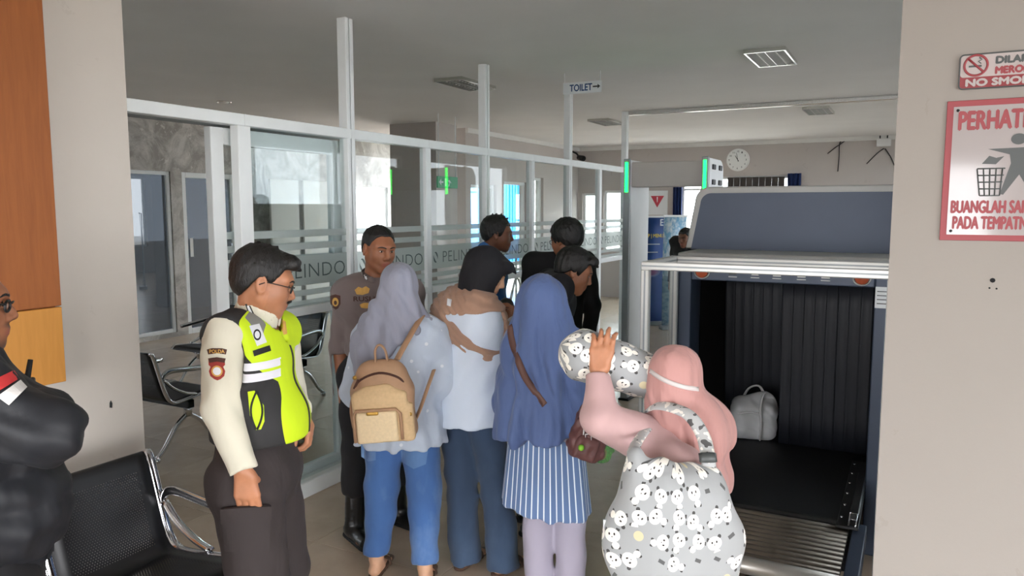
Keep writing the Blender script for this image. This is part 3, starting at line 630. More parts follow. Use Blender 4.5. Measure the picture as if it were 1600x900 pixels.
# white folding tripod seen through the last bays
e = empty('tripod_stand', (-4.25, 8.1, 0), 0, 'thin white folding tripod stand behind the last glass bays', 'tripod')
tube('pole', [(0, 0, .35), (0, 0, 1.25)], .012, 'white_paint', e)
for a in (.4, 2.5, 4.6): tube('leg', [(0, 0, .95), (.42*math.cos(a), .42*math.sin(a), .012)], .011, 'white_paint', e); 
tube('collar', [(0, 0, .92), (0, 0, .99)], .024, 'black_plastic', e, 10)

# ------------------------------------------------------------------ waiting benches
perforated('perforated_black', (30, 30, 33), .0105, .27)
def bench(loc, rz, seats, label, detail=True, arms=None, group='steel waiting benches'):
    """faces local +y, seats along x; origin on the floor below the middle"""
    e = empty('waiting_bench', loc, rz, label, 'bench', group); SW = .5; L = SW*seats
    prof = [(-.335, .775), (-.32, .77), (-.30, .72), (-.265, .60), (-.235, .50), (-.205, .435), (-.165, .405), (-.10, .402), (.05, .418), (.18, .432), (.215, .425), (.235, .40)]
    pp = smooth_path([(0, a, b) for a, b in prof], 4); S = [0]
    for a, b in zip(pp[:-1], pp[1:]): S.append(S[-1]+np.linalg.norm(b-a))
    tot = S[-1]
    key = ('bench_seat',)
    if key not in BOXC:
        w = SW/2-.028; us = [-w, -w+.055, w-.055, w]; v = []; f = []; mi = []; uv = []
        for p in pp:
            for u in us: v.append((u, p[1], p[2]))
        for i in range(len(pp)-1):
            for j in range(3):
                f.append((i*4+j, i*4+j+1, i*4+j+5, i*4+j+4))
                sm = (S[i]+S[i+1])/2; mi.append(1 if (j == 1 and .075 < sm < .37) or (j == 1 and .45 < sm < tot-.07) else 0)
        me = mesh_from('seat_shell', v, f, True); ul = me.uv_layers.new(name='uv')
        for lp in me.loops:
            vi = lp.vertex_index; ul.data[lp.index].uv = (us[vi % 4]+1, S[vi//4]+1)
        me.materials.append(MATS['black_paint']); me.materials.append(MATS['perforated_black'])
        me.polygons.foreach_set('material_index', mi); BOXC[key] = me
        bm = bmesh.new(); v0 = []                   # chrome side frame: flat bar that follows the profile
        P2 = [np.array((0, p[1], p[2])) for p in pp]
        tube_bm(bm, P2, .021, 8, sq=(1.0, .55)); bmesh.ops.recalc_face_normals(bm, faces=bm.faces); BOXC['bench_side'] = bm_mesh('side_frame', bm, True)
        bm = bmesh.new(); arm = smooth_path([(0, -.255, .565), (0, -.235, .615), (0, -.17, .635), (0, -.02, .622), (0, .12, .61)], 5); tube_bm(bm, arm, .016, 8, sq=(1.25, .7))
        arm = smooth_path([(0, -.24, .58), (0, -.17, .51), (0, -.07, .455), (0, .02, .43)], 5); tube_bm(bm, arm, .015, 8, sq=(1.25, .7)); bmesh.ops.recalc_face_normals(bm, faces=bm.faces)
        BOXC['bench_arm'] = bm_mesh('armrest', bm, True)
        bm = bmesh.new(); tube_bm(bm, [(0, -.02, .37), (0, -.02, .27)], .03, 10)
        for d in (-1, 1): tube_bm(bm, smooth_path([(0, -.02, .29), (0, -.02+d*.1, .22), (0, -.02+d*.2, .09), (0, -.02+d*.27, .025)], 5), .017, 8); tube_bm(bm, [(0, -.02+d*.27, .03), (0, -.02+d*.27, 0)], .022, 10)
        bmesh.ops.recalc_face_normals(bm, faces=bm.faces); BOXC['bench_leg'] = bm_mesh('leg', bm, True)
        for k in ('bench_side', 'bench_arm', 'bench_leg'): BOXC[k].materials.append(MATS['chrome'])
    for k in range(seats):
        s_ = link('seat_shell', BOXC[key], None, e, (-L/2+SW*(k+.5), 0, 0)); md = s_.modifiers.new('thick', 'SOLIDIFY'); md.thickness = .012; md.offset = 0
        for sd_ in (-1, 1): link('side_frame', BOXC['bench_side'], None, e, (-L/2+SW*(k+.5)+sd_*(SW/2-.018), 0, 0))
    box('beam', (-L/2+.02, -.05, .33), (L/2-.02, .01, .39), 'black_paint', e, .006)
    for k in (range(seats+1) if arms is None else arms):
        x = -L/2+SW*k; x += .012 if k == 0 else (-.012 if k == seats else 0); link('armrest', BOXC['bench_arm'], None, e, (x, 0, 0))
    for x in (-L/2+.06, L/2-.06): link('leg', BOXC['bench_leg'], None, e, (x, 0, 0))
    return e
bench((-2.385, 1.955-.75, 0), -PI/2, 3, 'black perforated steel bench with chrome arms against the off-white wall end', arms=(0, 3))
bench((-5.25, 3.62, 0), 0, 3, 'black steel waiting bench behind the glass facing the other bench')
bench((-5.55, 5.05, 0), PI, 3, 'black steel waiting bench further back in the hall facing the first one')

# ------------------------------------------------------------------ soft shapes: blended volumes meshed into one continuous surface
f32 = np.float32
def rotm(rx=0, ry=0, rz=0):
    return np.array((Matrix.Rotation(math.radians(rz), 3, 'Z') @ Matrix.Rotation(math.radians(ry), 3, 'Y') @ Matrix.Rotation(math.radians(rx), 3, 'X')))
def unit(v): v = np.array(v, float); return v/np.linalg.norm(v)
class Shape:
    def __init__(s): s.ops = []; s.fine = []; s.post = []
    def _pr(s, kind, fn, lo, hi, k, op, fine):
        s.ops.append((op, fn, np.array(lo), np.array(hi), k))
        if fine and op == 'u': s.fine.append((np.array(lo), np.array(hi)))
        return s
    def cap(s, a, b, ra, rb=None, sq=(1, 1, 1), R=None, k=.02, op='u', flat='', fine=False):
        a = np.array(a, float); b = np.array(b, float); rb = ra if rb is None else rb; sq = np.array(sq, float)
        if np.allclose(a, b): b = a+np.array((0, 0, 1e-4))
        ext = max(ra, rb)*max(sq.max(), 1); lo = np.minimum(a, b)-ext; hi = np.maximum(a, b)+ext
        def fn(X, Y, Z):
            q = [X-a[0], Y-a[1], Z-a[2]]; ba = b-a
            if R is not None: q = [q[0]*R[0, j]+q[1]*R[1, j]+q[2]*R[2, j] for j in range(3)]; ba = ba@R
            q = [q[j]/sq[j] for j in range(3)]; ba = ba/sq; L2 = float(ba@ba)
            t = (q[0]*ba[0]+q[1]*ba[1]+q[2]*ba[2])/L2; h = np.clip(t, 0, 1)
            d = np.sqrt((q[0]-ba[0]*h)**2+(q[1]-ba[1]*h)**2+(q[2]-ba[2]*h)**2)-(ra+(rb-ra)*h)
            L = math.sqrt(L2)
            if 'b' in flat: d = np.maximum(d, (t-1)*L)
            if 'a' in flat: d = np.maximum(d, -t*L)
            return d*sq.min()
        return s._pr('cap', fn, lo, hi, k, op, fine)
    def ell(s, c, r, R=None, k=.02, op='u', fine=False):
        c = np.array(c, float); r = np.array(r if hasattr(r, '__len__') else (r, r, r), float)
        e = r if R is None else np.abs(R)@r
        def fn(X, Y, Z):
            q = [X-c[0], Y-c[1], Z-c[2]]
            if R is not None: q = [q[0]*R[0, j]+q[1]*R[1, j]+q[2]*R[2, j] for j in range(3)]
            k0 = np.sqrt((q[0]/r[0])**2+(q[1]/r[1])**2+(q[2]/r[2])**2)+1e-6; k1 = np.sqrt((q[0]/r[0]**2)**2+(q[1]/r[1]**2)**2+(q[2]/r[2]**2)**2)+1e-6
            return k0*(k0-1)/k1
        return s._pr('ell', fn, c-e, c+e, k, op, fine)
    def rbox(s, c, hf, r=.01, R=None, k=.01, op='u', fine=False):
        c = np.array(c, float); hf = np.array(hf, float); e = hf if R is None else np.abs(R)@hf
        def fn(X, Y, Z):
            q = [X-c[0], Y-c[1], Z-c[2]]
            if R is not None: q = [q[0]*R[0, j]+q[1]*R[1, j]+q[2]*R[2, j] for j in range(3)]
            q = [np.abs(q[j])-(hf[j]-r) for j in range(3)]
            return np.sqrt(np.maximum(q[0], 0)**2+np.maximum(q[1], 0)**2+np.maximum(q[2], 0)**2)+np.minimum(np.maximum(q[0], np.maximum(q[1], q[2])), 0)-r
        return s._pr('box', fn, c-e, c+e, k, op, fine)
    def cut(s, p0, n, k=.006, lo=None, hi=None):
        """remove everything on the n side of the plane (inside a region)"""
        p0 = np.array(p0, float); n = unit(n)
        fn = lambda X, Y, Z: -((X-p0[0])*n[0]+(Y-p0[1])*n[1]+(Z-p0[2])*n[2])
        s.ops.append(('s', fn, np.array(lo if lo is not None else (-9, -9, -9)), np.array(hi if hi is not None else (9, 9, 9)), k)); return s
    def keep(s, fn, k=.006):
        s.ops.append(('i', fn, np.array((-9, -9, -9)), np.array((9, 9, 9)), k)); return s
    def disp(s, fn): s.ops.append(('d', fn, np.array((-9, -9, -9)), np.array((9, 9, 9)), 0)); return s
    def mesh(s, name, h=.01, hf=None):
        us = [o_ for o_ in s.ops if o_[0] == 'u']
        lo = np.min([o_[2] for o_ in us], 0)-3*h-.02; hi = np.max([o_[3] for o_ in us], 0)+3*h+.02
        ax = []
        for i in range(3):
            iv = sorted([(l[i]-.008, u[i]+.008) for l, u in s.fine]) if hf else []
            pts = [lo[i]]; x = lo[i]
            while x < hi[i]:
                x += (hf if any(a-h <= x <= b for a, b in iv) else h); pts.append(x)
            ax.append(np.array(pts, f32))
        F = np.full([len(a) for a in ax], .2, f32)
        for op, fn, l, u, k in s.ops:
            m = max(k*1.3, 2.5*h) if op != 'd' else 0
            sl = []
            for i in range(3):
                a = np.searchsorted(ax[i], l[i]-m); b = np.searchsorted(ax[i], u[i]+m, 'right'); sl.append(slice(max(0, a), max(b, a)))
            X, Y, Z = ax[0][sl[0]][:, None, None], ax[1][sl[1]][None, :, None], ax[2][sl[2]][None, None, :]
            if 0 in (X.size, Y.size, Z.size): continue
            sl = tuple(sl); A = F[sl]; d = fn(X, Y, Z)
            if op == 'd': A = A+d
            else:
                if op == 'u':
                    if k > 0: t = np.clip(.5+.5*(A-d)/k, 0, 1); A = A+(d-A)*t-k*t*(1-t)
                    else: A = np.minimum(A, d)
                else:
                    if op == 's': d = -d
                    if k > 0: t = np.clip(.5-.5*(A-d)/k, 0, 1); A = A+(d-A)*t+k*t*(1-t)
                    else: A = np.maximum(A, d)
            F[sl] = A
        F[0], F[-1] = .1, .1; F[:, 0], F[:, -1] = .1, .1; F[:, :, 0], F[:, :, -1] = .1, .1
        V, Q = surface_nets(F, ax)
        me = bpy.data.meshes.new(name); me.vertices.add(len(V)); me.vertices.foreach_set('co', V.ravel().astype(f32))
        me.loops.add(len(Q)*4); me.loops.foreach_set('vertex_index', Q.ravel().astype(np.int32))
        me.polygons.add(len(Q)); me.polygons.foreach_set('loop_start', np.arange(0, len(Q)*4, 4, dtype=np.int32))
        me.update(calc_edges=True); me.shade_smooth()
        return me
def surface_nets(F, ax):
    S = F < 0
    act = np.zeros([n-1 for n in F.shape], bool); allin = np.ones_like(act)
    offs = [(i, j, k) for i in (0, 1) for j in (0, 1) for k in (0, 1)]
    for i, j, k in offs:
        c = S[i:S.shape[0]-1+i, j:S.shape[1]-1+j, k:S.shape[2]-1+k]; act |= c; allin &= c
    act &= ~allin
    I = np.argwhere(act); idx = np.full(act.shape, -1, np.int32); idx[act] = np.arange(len(I))
    P = np.zeros((len(I), 3)); cnt = np.zeros(len(I))
    val = {o_: F[I[:, 0]+o_[0], I[:, 1]+o_[1], I[:, 2]+o_[2]] for o_ in offs}
    co = {o_: np.stack([ax[d][I[:, d]+o_[d]] for d in range(3)], 1) for o_ in offs}
    for a in offs:
        for d in range(3):
            if a[d]: continue
            b = list(a); b[d] = 1; b = tuple(b); va, vb = val[a], val[b]; m = (va < 0) != (vb < 0)
            t = np.where(m, va/np.where(m, va-vb, 1), 0)[:, None]; P += np.where(m[:, None], co[a]+(co[b]-co[a])*t, 0); cnt += m
    P /= np.maximum(cnt, 1)[:, None]
    quads = []
    for d in range(3):
        u, v = (d+1) % 3, (d+2) % 3; n = F.shape
        sl0 = [slice(None)]*3; sl1 = [slice(None)]*3; sl0[d] = slice(0, n[d]-1); sl1[d] = slice(1, n[d])
        A, B = S[tuple(sl0)], S[tuple(sl1)]; E = np.argwhere(A != B)
        E = E[(E[:, u] > 0) & (E[:, v] > 0) & (E[:, u] < n[u]-1) & (E[:, v] < n[v]-1)]
        flip = ~A[E[:, 0], E[:, 1], E[:, 2]]
        def g(du, dv): c = E.copy(); c[:, u] -= du; c[:, v] -= dv; return idx[c[:, 0], c[:, 1], c[:, 2]]
        q = np.stack([g(1, 1), g(0, 1), g(0, 0), g(1, 0)], 1); q[flip] = q[flip][:, ::-1]; quads.append(q)
    Q = np.concatenate(quads); Q = Q[(Q >= 0).all(1)]
    return P, Q
def wob(seed, amp, wl=(.05, .12), st=(1, 1, 1), n=5):
    """gentle random cloth waves"""
    r = np.random.RandomState(seed); D = []
    for i in range(n):
        d = r.normal(size=3)*np.array(st); d /= np.linalg.norm(d); D.append((d*2*PI/r.uniform(*wl), r.uniform(0, 6.28), r.uniform(.5, 1)))
    def fn(X, Y, Z):
        o_ = 0
        for d, p, a in D: o_ = o_+a*np.sin(X*d[0]+Y*d[1]+Z*d[2]+p+.8*np.sin(Z*9+p*2))
        return o_*amp/n*1.6
    return fn
def pleats(cx, cy, num, amp, z0, z1, seed=0, a0=.25):
    """vertical folds around an axis, deeper towards z1"""
    r = np.random.RandomState(seed); ph = r.uniform(0, 6.28, 4)
    def fn(X, Y, Z):
        an = np.arctan2(Y-cy, X-cx); t = np.clip((Z-z0)/(z1-z0), 0, 1)
        w = np.sin(num*an+ph[0]+.6*np.sin(2*an+ph[1])+1.2*t)*.6+.4*np.sin((num*1.7)*an+ph[2]-.8*t)
        return amp*(a0+(1-a0)*t)*w
    return fn
def creases(d, wl, amp, z0, z1, seed=0):
    """soft diagonal folds between two heights"""
    d = unit(d)*2*PI/wl; r = np.random.RandomState(seed); p = r.uniform(0, 6.28, 3)
    def fn(X, Y, Z):
        m = np.clip((z1-Z)/.06, 0, 1)*np.clip((Z-z0)/.06, 0, 1); t = X*d[0]+Y*d[1]+Z*d[2]
        return amp*m*(np.abs(np.sin(t*.5+p[0]+1.3*np.sin(X*14+p[1])+.9*np.sin(Z*11+p[2])))*-1+.5)
    return fn
def attr(me, name, vals):
    a = me.attributes.new(name, 'FLOAT', 'POINT'); a.data.foreach_set('value', np.asarray(vals, f32))
def coords(me):
    c = np.empty(len(me.vertices)*3, f32); me.vertices.foreach_get('co', c); return c.reshape(-1, 3)
def drape_on(me, target, origin, R, direction, off=.0015, reach=.3):
    """lay a flat mesh (x right, y up) on a surface: placed at origin with axes R, then pushed along direction onto target"""
    bm = bmesh.new(); bm.from_mesh(target); bv = BVHTree.FromBMesh(bm); bm.free(); d = Vector(unit(direction)); R = np.array(R)
    for v in me.vertices:
        p = Vector(np.array(origin)+R[:, 0]*v.co.x+R[:, 1]*v.co.y)
        hit = bv.ray_cast(p-d*reach, d, reach*2.5)
        v.co = (hit[0]-d*(off+v.co.z)) if hit[0] else p
    me.update(); return me
def poly_grid(outline, step=.008):
    """flat filled polygon subdivided so that it can follow a curved surface"""
    bm = bmesh.new(); f = bm.faces.new([bm.verts.new((x, y, 0)) for x, y in outline])
    xs = [p[0] for p in outline]; ys = [p[1] for p in outline]
    for lo, hi, n in ((min(xs), max(xs), (1, 0, 0)), (min(ys), max(ys), (0, 1, 0))):
        k = lo+step
        while k < hi:
            bmesh.ops.bisect_plane(bm, geom=bm.verts[:]+bm.edges[:]+bm.faces[:], plane_co=(k*n[0], k*n[1], 0), plane_no=n); k += step
    return bm_mesh('patch', bm)

# ---- people: skin, hair, cloth
def skin_mat(name, col):
    t = NT(name); c = lin(col); v = t.coord('Object'); base = t.ramp(t.noise(v, 25, 4), tuple(x*.9 for x in c[:3])+(1,), tuple(min(1, x*1.07) for x in c[:3])+(1,))
    at = t.add('ShaderNodeAttribute'); at.attribute_name = 'lip'
    at2 = t.add('ShaderNodeAttribute'); at2.attribute_name = 'stubble'
    b2 = t.mix(at.outputs['Fac'], base, lin((150, 82, 74))); b3 = t.mix(at2.outputs['Fac'], b2, lin((46, 36, 32)))
    t.l(b3, t.b.inputs['Base Color']); t.b.inputs['Roughness'].default_value = .48; t.b.inputs['Subsurface Weight'].default_value = .06; t.b.inputs['Subsurface Radius'].default_value = (.01, .004, .002)
    t.bump(t.noise(v, 180, 2), .08, .001); MATS[name] = t.m
skin_mat('skin_tan', (178, 122, 90)); skin_mat('skin_brown', (150, 98, 70)); skin_mat('skin_light', (206, 160, 128)); skin_mat('skin_dark', (118, 76, 56))
t = NT('hair_black'); v = t.coord('Object'); n = t.noise(t.coord('Object', (60, 60, 18)), 4, 4); t.l(t.ramp(n, lin((9, 8, 8)), lin((20, 18, 18))), t.b.inputs['Base Color']); t.b.inputs['Roughness'].default_value = .5; t.bump(n, .7, .004); MATS['hair_black'] = t.m
mat('eye_white', (214, 208, 202), .25, 0, 0); mat('iris_dark', (32, 20, 14), .15, 0, 0)
def cloth(name, col, rough=.85, var=.08, vscale=5, fold=.35, fscale=9, weave=.12, wscale=420, stretch=(1, 1, .45), sheen=.15):
    t = NT(name); c = lin(col); v = t.coord('Object', stretch)
    n = t.noise(v, fscale, 3, .5, .4); lo = tuple(x*(1-var) for x in c[:3])+(1,); hi = tuple(min(1, x*(1+var)) for x in c[:3])+(1,)
    t.l(t.ramp(t.noise(v, vscale, 4), lo, hi), t.b.inputs['Base Color']); t.b.inputs['Roughness'].default_value = rough; t.b.inputs['Sheen Weight'].default_value = sheen
    w = t.noise(t.coord('Object'), wscale, 1); b1 = t.add('ShaderNodeBump'); b1.inputs['Strength'].default_value = fold; b1.inputs['Distance'].default_value = .02; t.l(n, b1.inputs['Height'])
    b2 = t.add('ShaderNodeBump'); b2.inputs['Strength'].default_value = weave; b2.inputs['Distance'].default_value = .001; t.l(w, b2.inputs['Height']); t.l(b1.outputs[0], b2.inputs['Normal']); t.l(b2.outputs[0], t.b.inputs['Normal'])
    MATS[name] = t.m; return t
def denim(name, col, fade):
    t = cloth(name, col, .9, .14, 7, .45, 8, .2, 600); c = t.coord('Object')
    # worn paler zones
    n = t.noise(t.coord('Object', (1, 1, .5)), 4.5, 5, .6); src = t.b.inputs['Base Color'].links[0].from_socket
    f_ = t.add('ShaderNodeMapRange'); f_.inputs[1].default_value = .5; f_.inputs[2].default_value = .75; t.l(n, f_.inputs[0]); t.l(t.mix(t.math('MULTIPLY', f_.outputs[0], .6), src, lin(fade)), t.b.inputs['Base Color'])

class Person:
    def __init__(s, label, base, phi, H=1.65, skin='skin_tan', cat='person', width=1.0, lean=0, side=0, group=None, seated=False):
        """phi: facing relative to the line of sight (0 = picture right, 90 = away, -90 = towards the camera)"""
        s.off = -math.degrees(math.atan2(np.dot(base[:2], _rt[:2]), np.dot(base[:2], _hf[:2]))); s.th = math.radians(phi+28+s.off); s.rz = s.th-PI/2; s.base = np.array((base[0], base[1], base[2] if len(base) > 2 else 0.0)); s.H = H; s.skin = skin; s.w = width
        s.e = empty('person', tuple(s.base), s.rz, label, cat, group)
        c, n = math.cos(s.rz), math.sin(s.rz); s.R = np.array(((c, -n, 0), (n, c, 0), (0, 0, 1)))
        u = H/1.65; s.u = u; Lr = rotm(-lean, side, 0); hip = np.array((0, 0, .88*u))
        def T(p): return hip+Lr@(np.array(p, float)*u-hip)
        s.J = J = {}
        for sg, n_ in ((1, 'R'), (-1, 'L')):
            J['hip'+n_] = np.array((sg*.085*width, 0, .86))*u; J['knee'+n_] = np.array((sg*.095*width, .015, .47))*u; J['ank'+n_] = np.array((sg*.1*width, -.02, .085))*u
            J['sh'+n_] = T((sg*.168*width, -.01, 1.355)); J['el'+n_] = T((sg*.215*width, -.03, 1.09)); J['wr'+n_] = T((sg*.225*width, .05, .85))
        J['pel'] = hip; J['waist'] = T((0, 0, 1.02)); J['chest'] = T((0, -.005, 1.24)); J['neck'] = T((0, -.015, 1.40)); J['head'] = T((0, .015, 1.53))
        s.Lr = Lr; s.hs = .93*u; s.HR = Lr.copy(); s.T = T
        s.hands = {'R': dict(d=(0, .1, -1), n=(-1, 0, 0), curl=(25, 35, 25)), 'L': dict(d=(0, .1, -1), n=(1, 0, 0), curl=(25, 35, 25))}
    def L(s, x, y, D): return s.R.T@(hd(x, y, D)-s.base)             # photo pixel at level distance D -> local point
    def Lw(s, p): return s.R.T@(np.array(p)-s.base)
    def look(s, phi, pitch=0, roll=0):
        """head direction as seen from the camera"""
        s.HR = rotm(0, 0, math.degrees(math.radians(phi+28+s.off)-PI/2-s.rz))@rotm(pitch, 0, 0)@rotm(0, roll, 0)
    def h(s, p): return s.J['head']+s.HR@(np.array(p, float)*s.hs)
    def head(s, B, ears=True, jaw=1.0, fine=True):
        R, hs = s.HR, s.hs; h = s.h
        def E(c, r, k=.02, op='u', rot=None): B.ell(h(c), np.array(r)*hs, R if rot is None else R@rot, k*hs, op, fine=fine and op == 'u')
        def Cp(a, b, ra, rb=None, k=.015, op='u'): B.cap(h(a), h(b), ra*hs, (ra if rb is None else rb)*hs, k=k*hs, op=op, fine=fine and op == 'u')
        E((0, -.014, .034), (.075, .094, .084)); E((0, .03, -.028), (.060*jaw, .062, .078), .03); E((0, .02, .02), (.068, .075, .06), .02)
        for q in (1, -1):
            Cp((q*.052*jaw, .0, -.048), (q*.016, .066, -.094), .022, .02, .03); E((q*.036, .054, -.024), (.028, .03, .03), .025); Cp((q*.014, .084, .028), (q*.05, .064, .03), .011, .011, .02)
        E((0, .066, -.092), (.024, .022, .02), .02)
        for q in (1, -1): E((q*.031, .095, .006), (.021, .017, .012), .014, 's'); E((q*.031, .072, .006), (.0165, .0145, .0105), .006)
        for q in (1, -1): Cp((q*.017, .083, .013), (q*.046, .073, .012), .0045, .004, .005)
        Cp((0, .086, .018), (0, .108, -.026), .0085, .0125, .012)
        for q in (1, -1): E((q*.013, .097, -.032), (.0095, .012, .009), .008)
        E((0, .085, -.058), (.026, .016, .0075), .007); E((0, .083, -.071), (.022, .016, .0085), .007); Cp((-.024, .092, -.0645), (.024, .092, -.0645), .003, .003, .004, 's'); E((0, .08, -.055), (.03, .014, .02), .02)
        if ears:
            for q in (1, -1):
                r_ = rotm(12, 0, q*-22); E((q*.081, -.012, -.004), (.009, .021, .034), .008, 'u', r_); E((q*.088, -.008, -.002), (.006, .012, .022), .006, 's', r_)
    def body(s, h=.013, hf=.0048, hands='RL', feet=True, ears=True, jaw=1.0, belly=0, headfine=True, name='body'):
        B = Shape(); J, u, w = s.J, s.u, s.w
        Rt = s.Lr
        B.cap(J['hipL'], J['hipR'], .098*u, sq=(1, .9, 1), k=.05); B.cap(J['pel']+(0, 0, .02), J['waist'], .115*u*w, .11*u*w, sq=(1, .78, 1), R=Rt, k=.05); B.cap(J['waist'], J['chest'], .112*u*w, .13*u*w, sq=(1, .72, 1), R=Rt, k=.06)
        B.cap(J['chest']+Rt@np.array((-.05, 0, .02))*u*w, J['chest']+Rt@np.array((.05, 0, .02))*u*w, .11*u, sq=(1, .8, 1), R=Rt, k=.05); B.cap(J['shL'], J['shR'], .048*u, k=.05)
        if belly: B.ell(J['waist']+Rt@np.array((0, .05, .0)), (.12*u*w, .09+belly, .13*u), k=.05)
        B.cap(J['neck']+Rt@np.array((0, 0, -.05))*u, s.h((0, -.018, -.03)), .062*u, .054*u, k=.03, fine=False)
        for n_ in 'RL':
            B.cap(J['sh'+n_], J['el'+n_], .046*u, .036*u, k=.03); B.cap(J['el'+n_], J['wr'+n_], .037*u, .025*u, k=.015)
            B.cap(J['hip'+n_], J['knee'+n_], .078*u, .05*u, k=.03); B.cap(J['knee'+n_], J['ank'+n_], .052*u, .034*u, k=.02)
            if feet:
                f_ = s.foot(n_); a = J['ank'+n_]; B.cap(a, a+f_*.03+(0, 0, -.045*u), .036*u, .034*u, k=.02); B.cap(a+f_*-.025+(0, 0, -.055*u), a+f_*.15*u+(0, 0, -.068*u), .03*u, .017*u, sq=(1.15, 1.15, 1), k=.02)
                side = np.array((-f_[1], f_[0], 0))
                for i in range(5): q = a+f_*(.145-.012*abs(i-1))*u+side*(.032-.016*i)*u*(-1 if n_ == 'R' else 1)*-1+(0, 0, -.072*u); B.cap(q, q+f_*.028*u, .0095*u, .008*u, k=.004)
        s.head(B, ears, jaw, headfine)
        for n_ in hands: s.hand(B, n_)
        me = B.mesh(name, h, hf); c = coords(me); q = ((c-s.J['head'])@s.HR)/s.hs
        lip = np.clip(1.3-np.sqrt((q[:, 0]/.024)**2+((q[:, 2]+.0645)/.0125)**2), 0, 1)*(q[:, 1] > .07); attr(me, 'lip', np.clip(lip*1.6, 0, .7)); s.q = q
        attr(me, 'stubble', s.stubble(q) if hasattr(s, 'stubble') else np.zeros(len(q)))
        s.bme = me; return link(name, me, s.skin, s.e)
    def foot(s, n_): return getattr(s, 'footdir', {}).get(n_, np.array((0.12 if n_ == 'R' else -.12, 1, 0))/1.007)
    def hand(s, B, n_):
        o_ = s.hands[n_]; wr = s.J['wr'+n_]; d = unit(o_['d']); n = np.array(o_['n'], float); n = unit(n-d*(n@d)); w = np.cross(d, n)*(1 if n_ == 'R' else -1)*o_.get('flip', 1); u = s.u*o_.get('size', 1.0)
        # w points to the thumb side
        c1, c2, c3 = [math.radians(a) for a in o_['curl']]; sp = o_.get('spread', 1.0)
        for i, (off, L) in enumerate(((.030, .078), (.010, .088), (-.010, .082), (-.029, .064))):
            base = wr+w*off*.55*u+d*.012*u; kn = wr+d*(.088-.006*abs(i-1))*u+w*off*sp*u; B.cap(base, kn, .0155*u, .0125*u, k=.012*u, fine=True)
            p = kn; a = 0
            for j, (f_, c_) in enumerate(((.48, c1), (.30, c2), (.22, c3))):
                a += c_; q = p+(d*math.cos(a)+n*math.sin(a))*L*f_*u+w*off*.08*j*u; B.cap(p, q, (.0102-.001*j)*u, (.0094-.001*j)*u, k=.003*u, fine=True); p = q
        t0 = wr+d*.022*u+w*.022*u; td = unit(d*.62+w*o_.get('tw', .62)+n*o_.get('tn', .35)); t1 = t0+td*.042*u; t2 = t1+unit(td+d*.35+n*.25)*.034*u; t3 = t2+unit(td*.7+d*.6+n*.35)*.026*u
        B.cap(t0, t1, .0165*u, .0125*u, k=.012*u, fine=True); B.cap(t1, t2, .012*u, .0105*u, k=.004*u, fine=True); B.cap(t2, t3, .0105*u, .0085*u, k=.003*u, fine=True)
    def part(s, name, sh, m, h=.01, hf=None, parent=None): 
        me = sh.mesh(name, h, hf); return link(name, me, m, parent or s.e)
    def eyes(s, brow=True):
        bm = bmesh.new(); bm.from_mesh(s.bme); bv = BVHTree.FromBMesh(bm); bm.free(); d = Vector(-(s.HR@np.array((0, 1.0, 0))))
        for q in (1, -1):
            bm = bmesh.new(); bmesh.ops.create_uvsphere(bm, u_segments=16, v_segments=12, radius=1); bmesh.ops.transform(bm, matrix=Matrix(s.HR).to_4x4() @ Matrix.Diagonal((.0125*s.hs, .009*s.hs, .0052*s.hs, 1)), verts=bm.verts)
            p0 = s.h((q*.031, .0785, .0055)); e = link('eye', bm_mesh('eye', bm, True), 'eye_white', s.e, tuple(p0))
            bm = bmesh.new(); bmesh.ops.create_uvsphere(bm, u_segments=12, v_segments=8, radius=1); bmesh.ops.transform(bm, matrix=Matrix(s.HR).to_4x4() @ Matrix.Diagonal((.0056*s.hs, .003*s.hs, .0052*s.hs, 1)), verts=bm.verts)
            link('iris', bm_mesh('iris', bm, True), 'iris_dark', e, tuple(s.HR@np.array((0, .0072, -.0004))*s.hs))
            def on(pts):
                r = []
                for p in pts:
                    w = Vector(s.h(p)); hit = bv.ray_cast(w-d*.1, d)
                    if hit[0]: r.append(tuple(hit[0]))
                return r
            if brow:
                p = on([(q*.011, .1, .0245), (q*.020, .1, .0275), (q*.032, .1, .0300), (q*.043, .1, .0285), (q*.053, .1, .0235)])
                if len(p) == 5: tube('eyebrow', p, [.0026*s.hs, .0036*s.hs, .0036*s.hs, .003*s.hs, .0014*s.hs], 'hair_black', s.e, 8)
            p = on([(q*.018, .1, .0075), (q*.025, .1, .0112), (q*.032, .1, .0122), (q*.040, .1, .0105), (q*.046, .1, .0065)])
            if len(p) == 5: tube('eyelash_line', p, .0013*s.hs, 'hair_black', s.e, 6)
    def hair(s, front=.072, side=.0, back=-.055, vol=.010, tuft=.004, fringe=0, seed=1, spike=0, h=.0055, burn=.02):
        """short hair: cap around the skull cut to a hairline"""
        S = Shape(); hs = s.hs
        S.ell(s.h((0, -.018, .040)), np.array((.077+vol, .096+vol, .085+vol))*hs, s.HR, k=.01); S.ell(s.h((0, -.045, -.01)), np.array((.068+vol*.6, .06+vol*.6, .06))*hs, s.HR, k=.02)
        if fringe: S.cap(s.h((-.04, .07, .09)), s.h((.045, .075, .09)), (.024+fringe)*hs, k=.03*hs); S.cap(s.h((0, .08, .088)), s.h((0, .10+fringe, .072)), .02*hs, .012*hs, k=.02*hs)
        if spike:
            r = np.random.RandomState(seed)
            for i in range(26):
                a = r.uniform(0, 6.28); b = r.uniform(.2, 1.2); d = np.array((math.cos(a)*math.sin(b), math.sin(a)*math.sin(b), math.cos(b))); p = np.array((0, -.015, .04))+d*np.array((.08, .1, .09)); S.cap(s.h(p*.97), s.h(p+(d+np.array((0, .5, .2)))*spike), .011*hs, .003*hs, k=.008*hs)
        HR, c0 = s.HR, s.J['head']
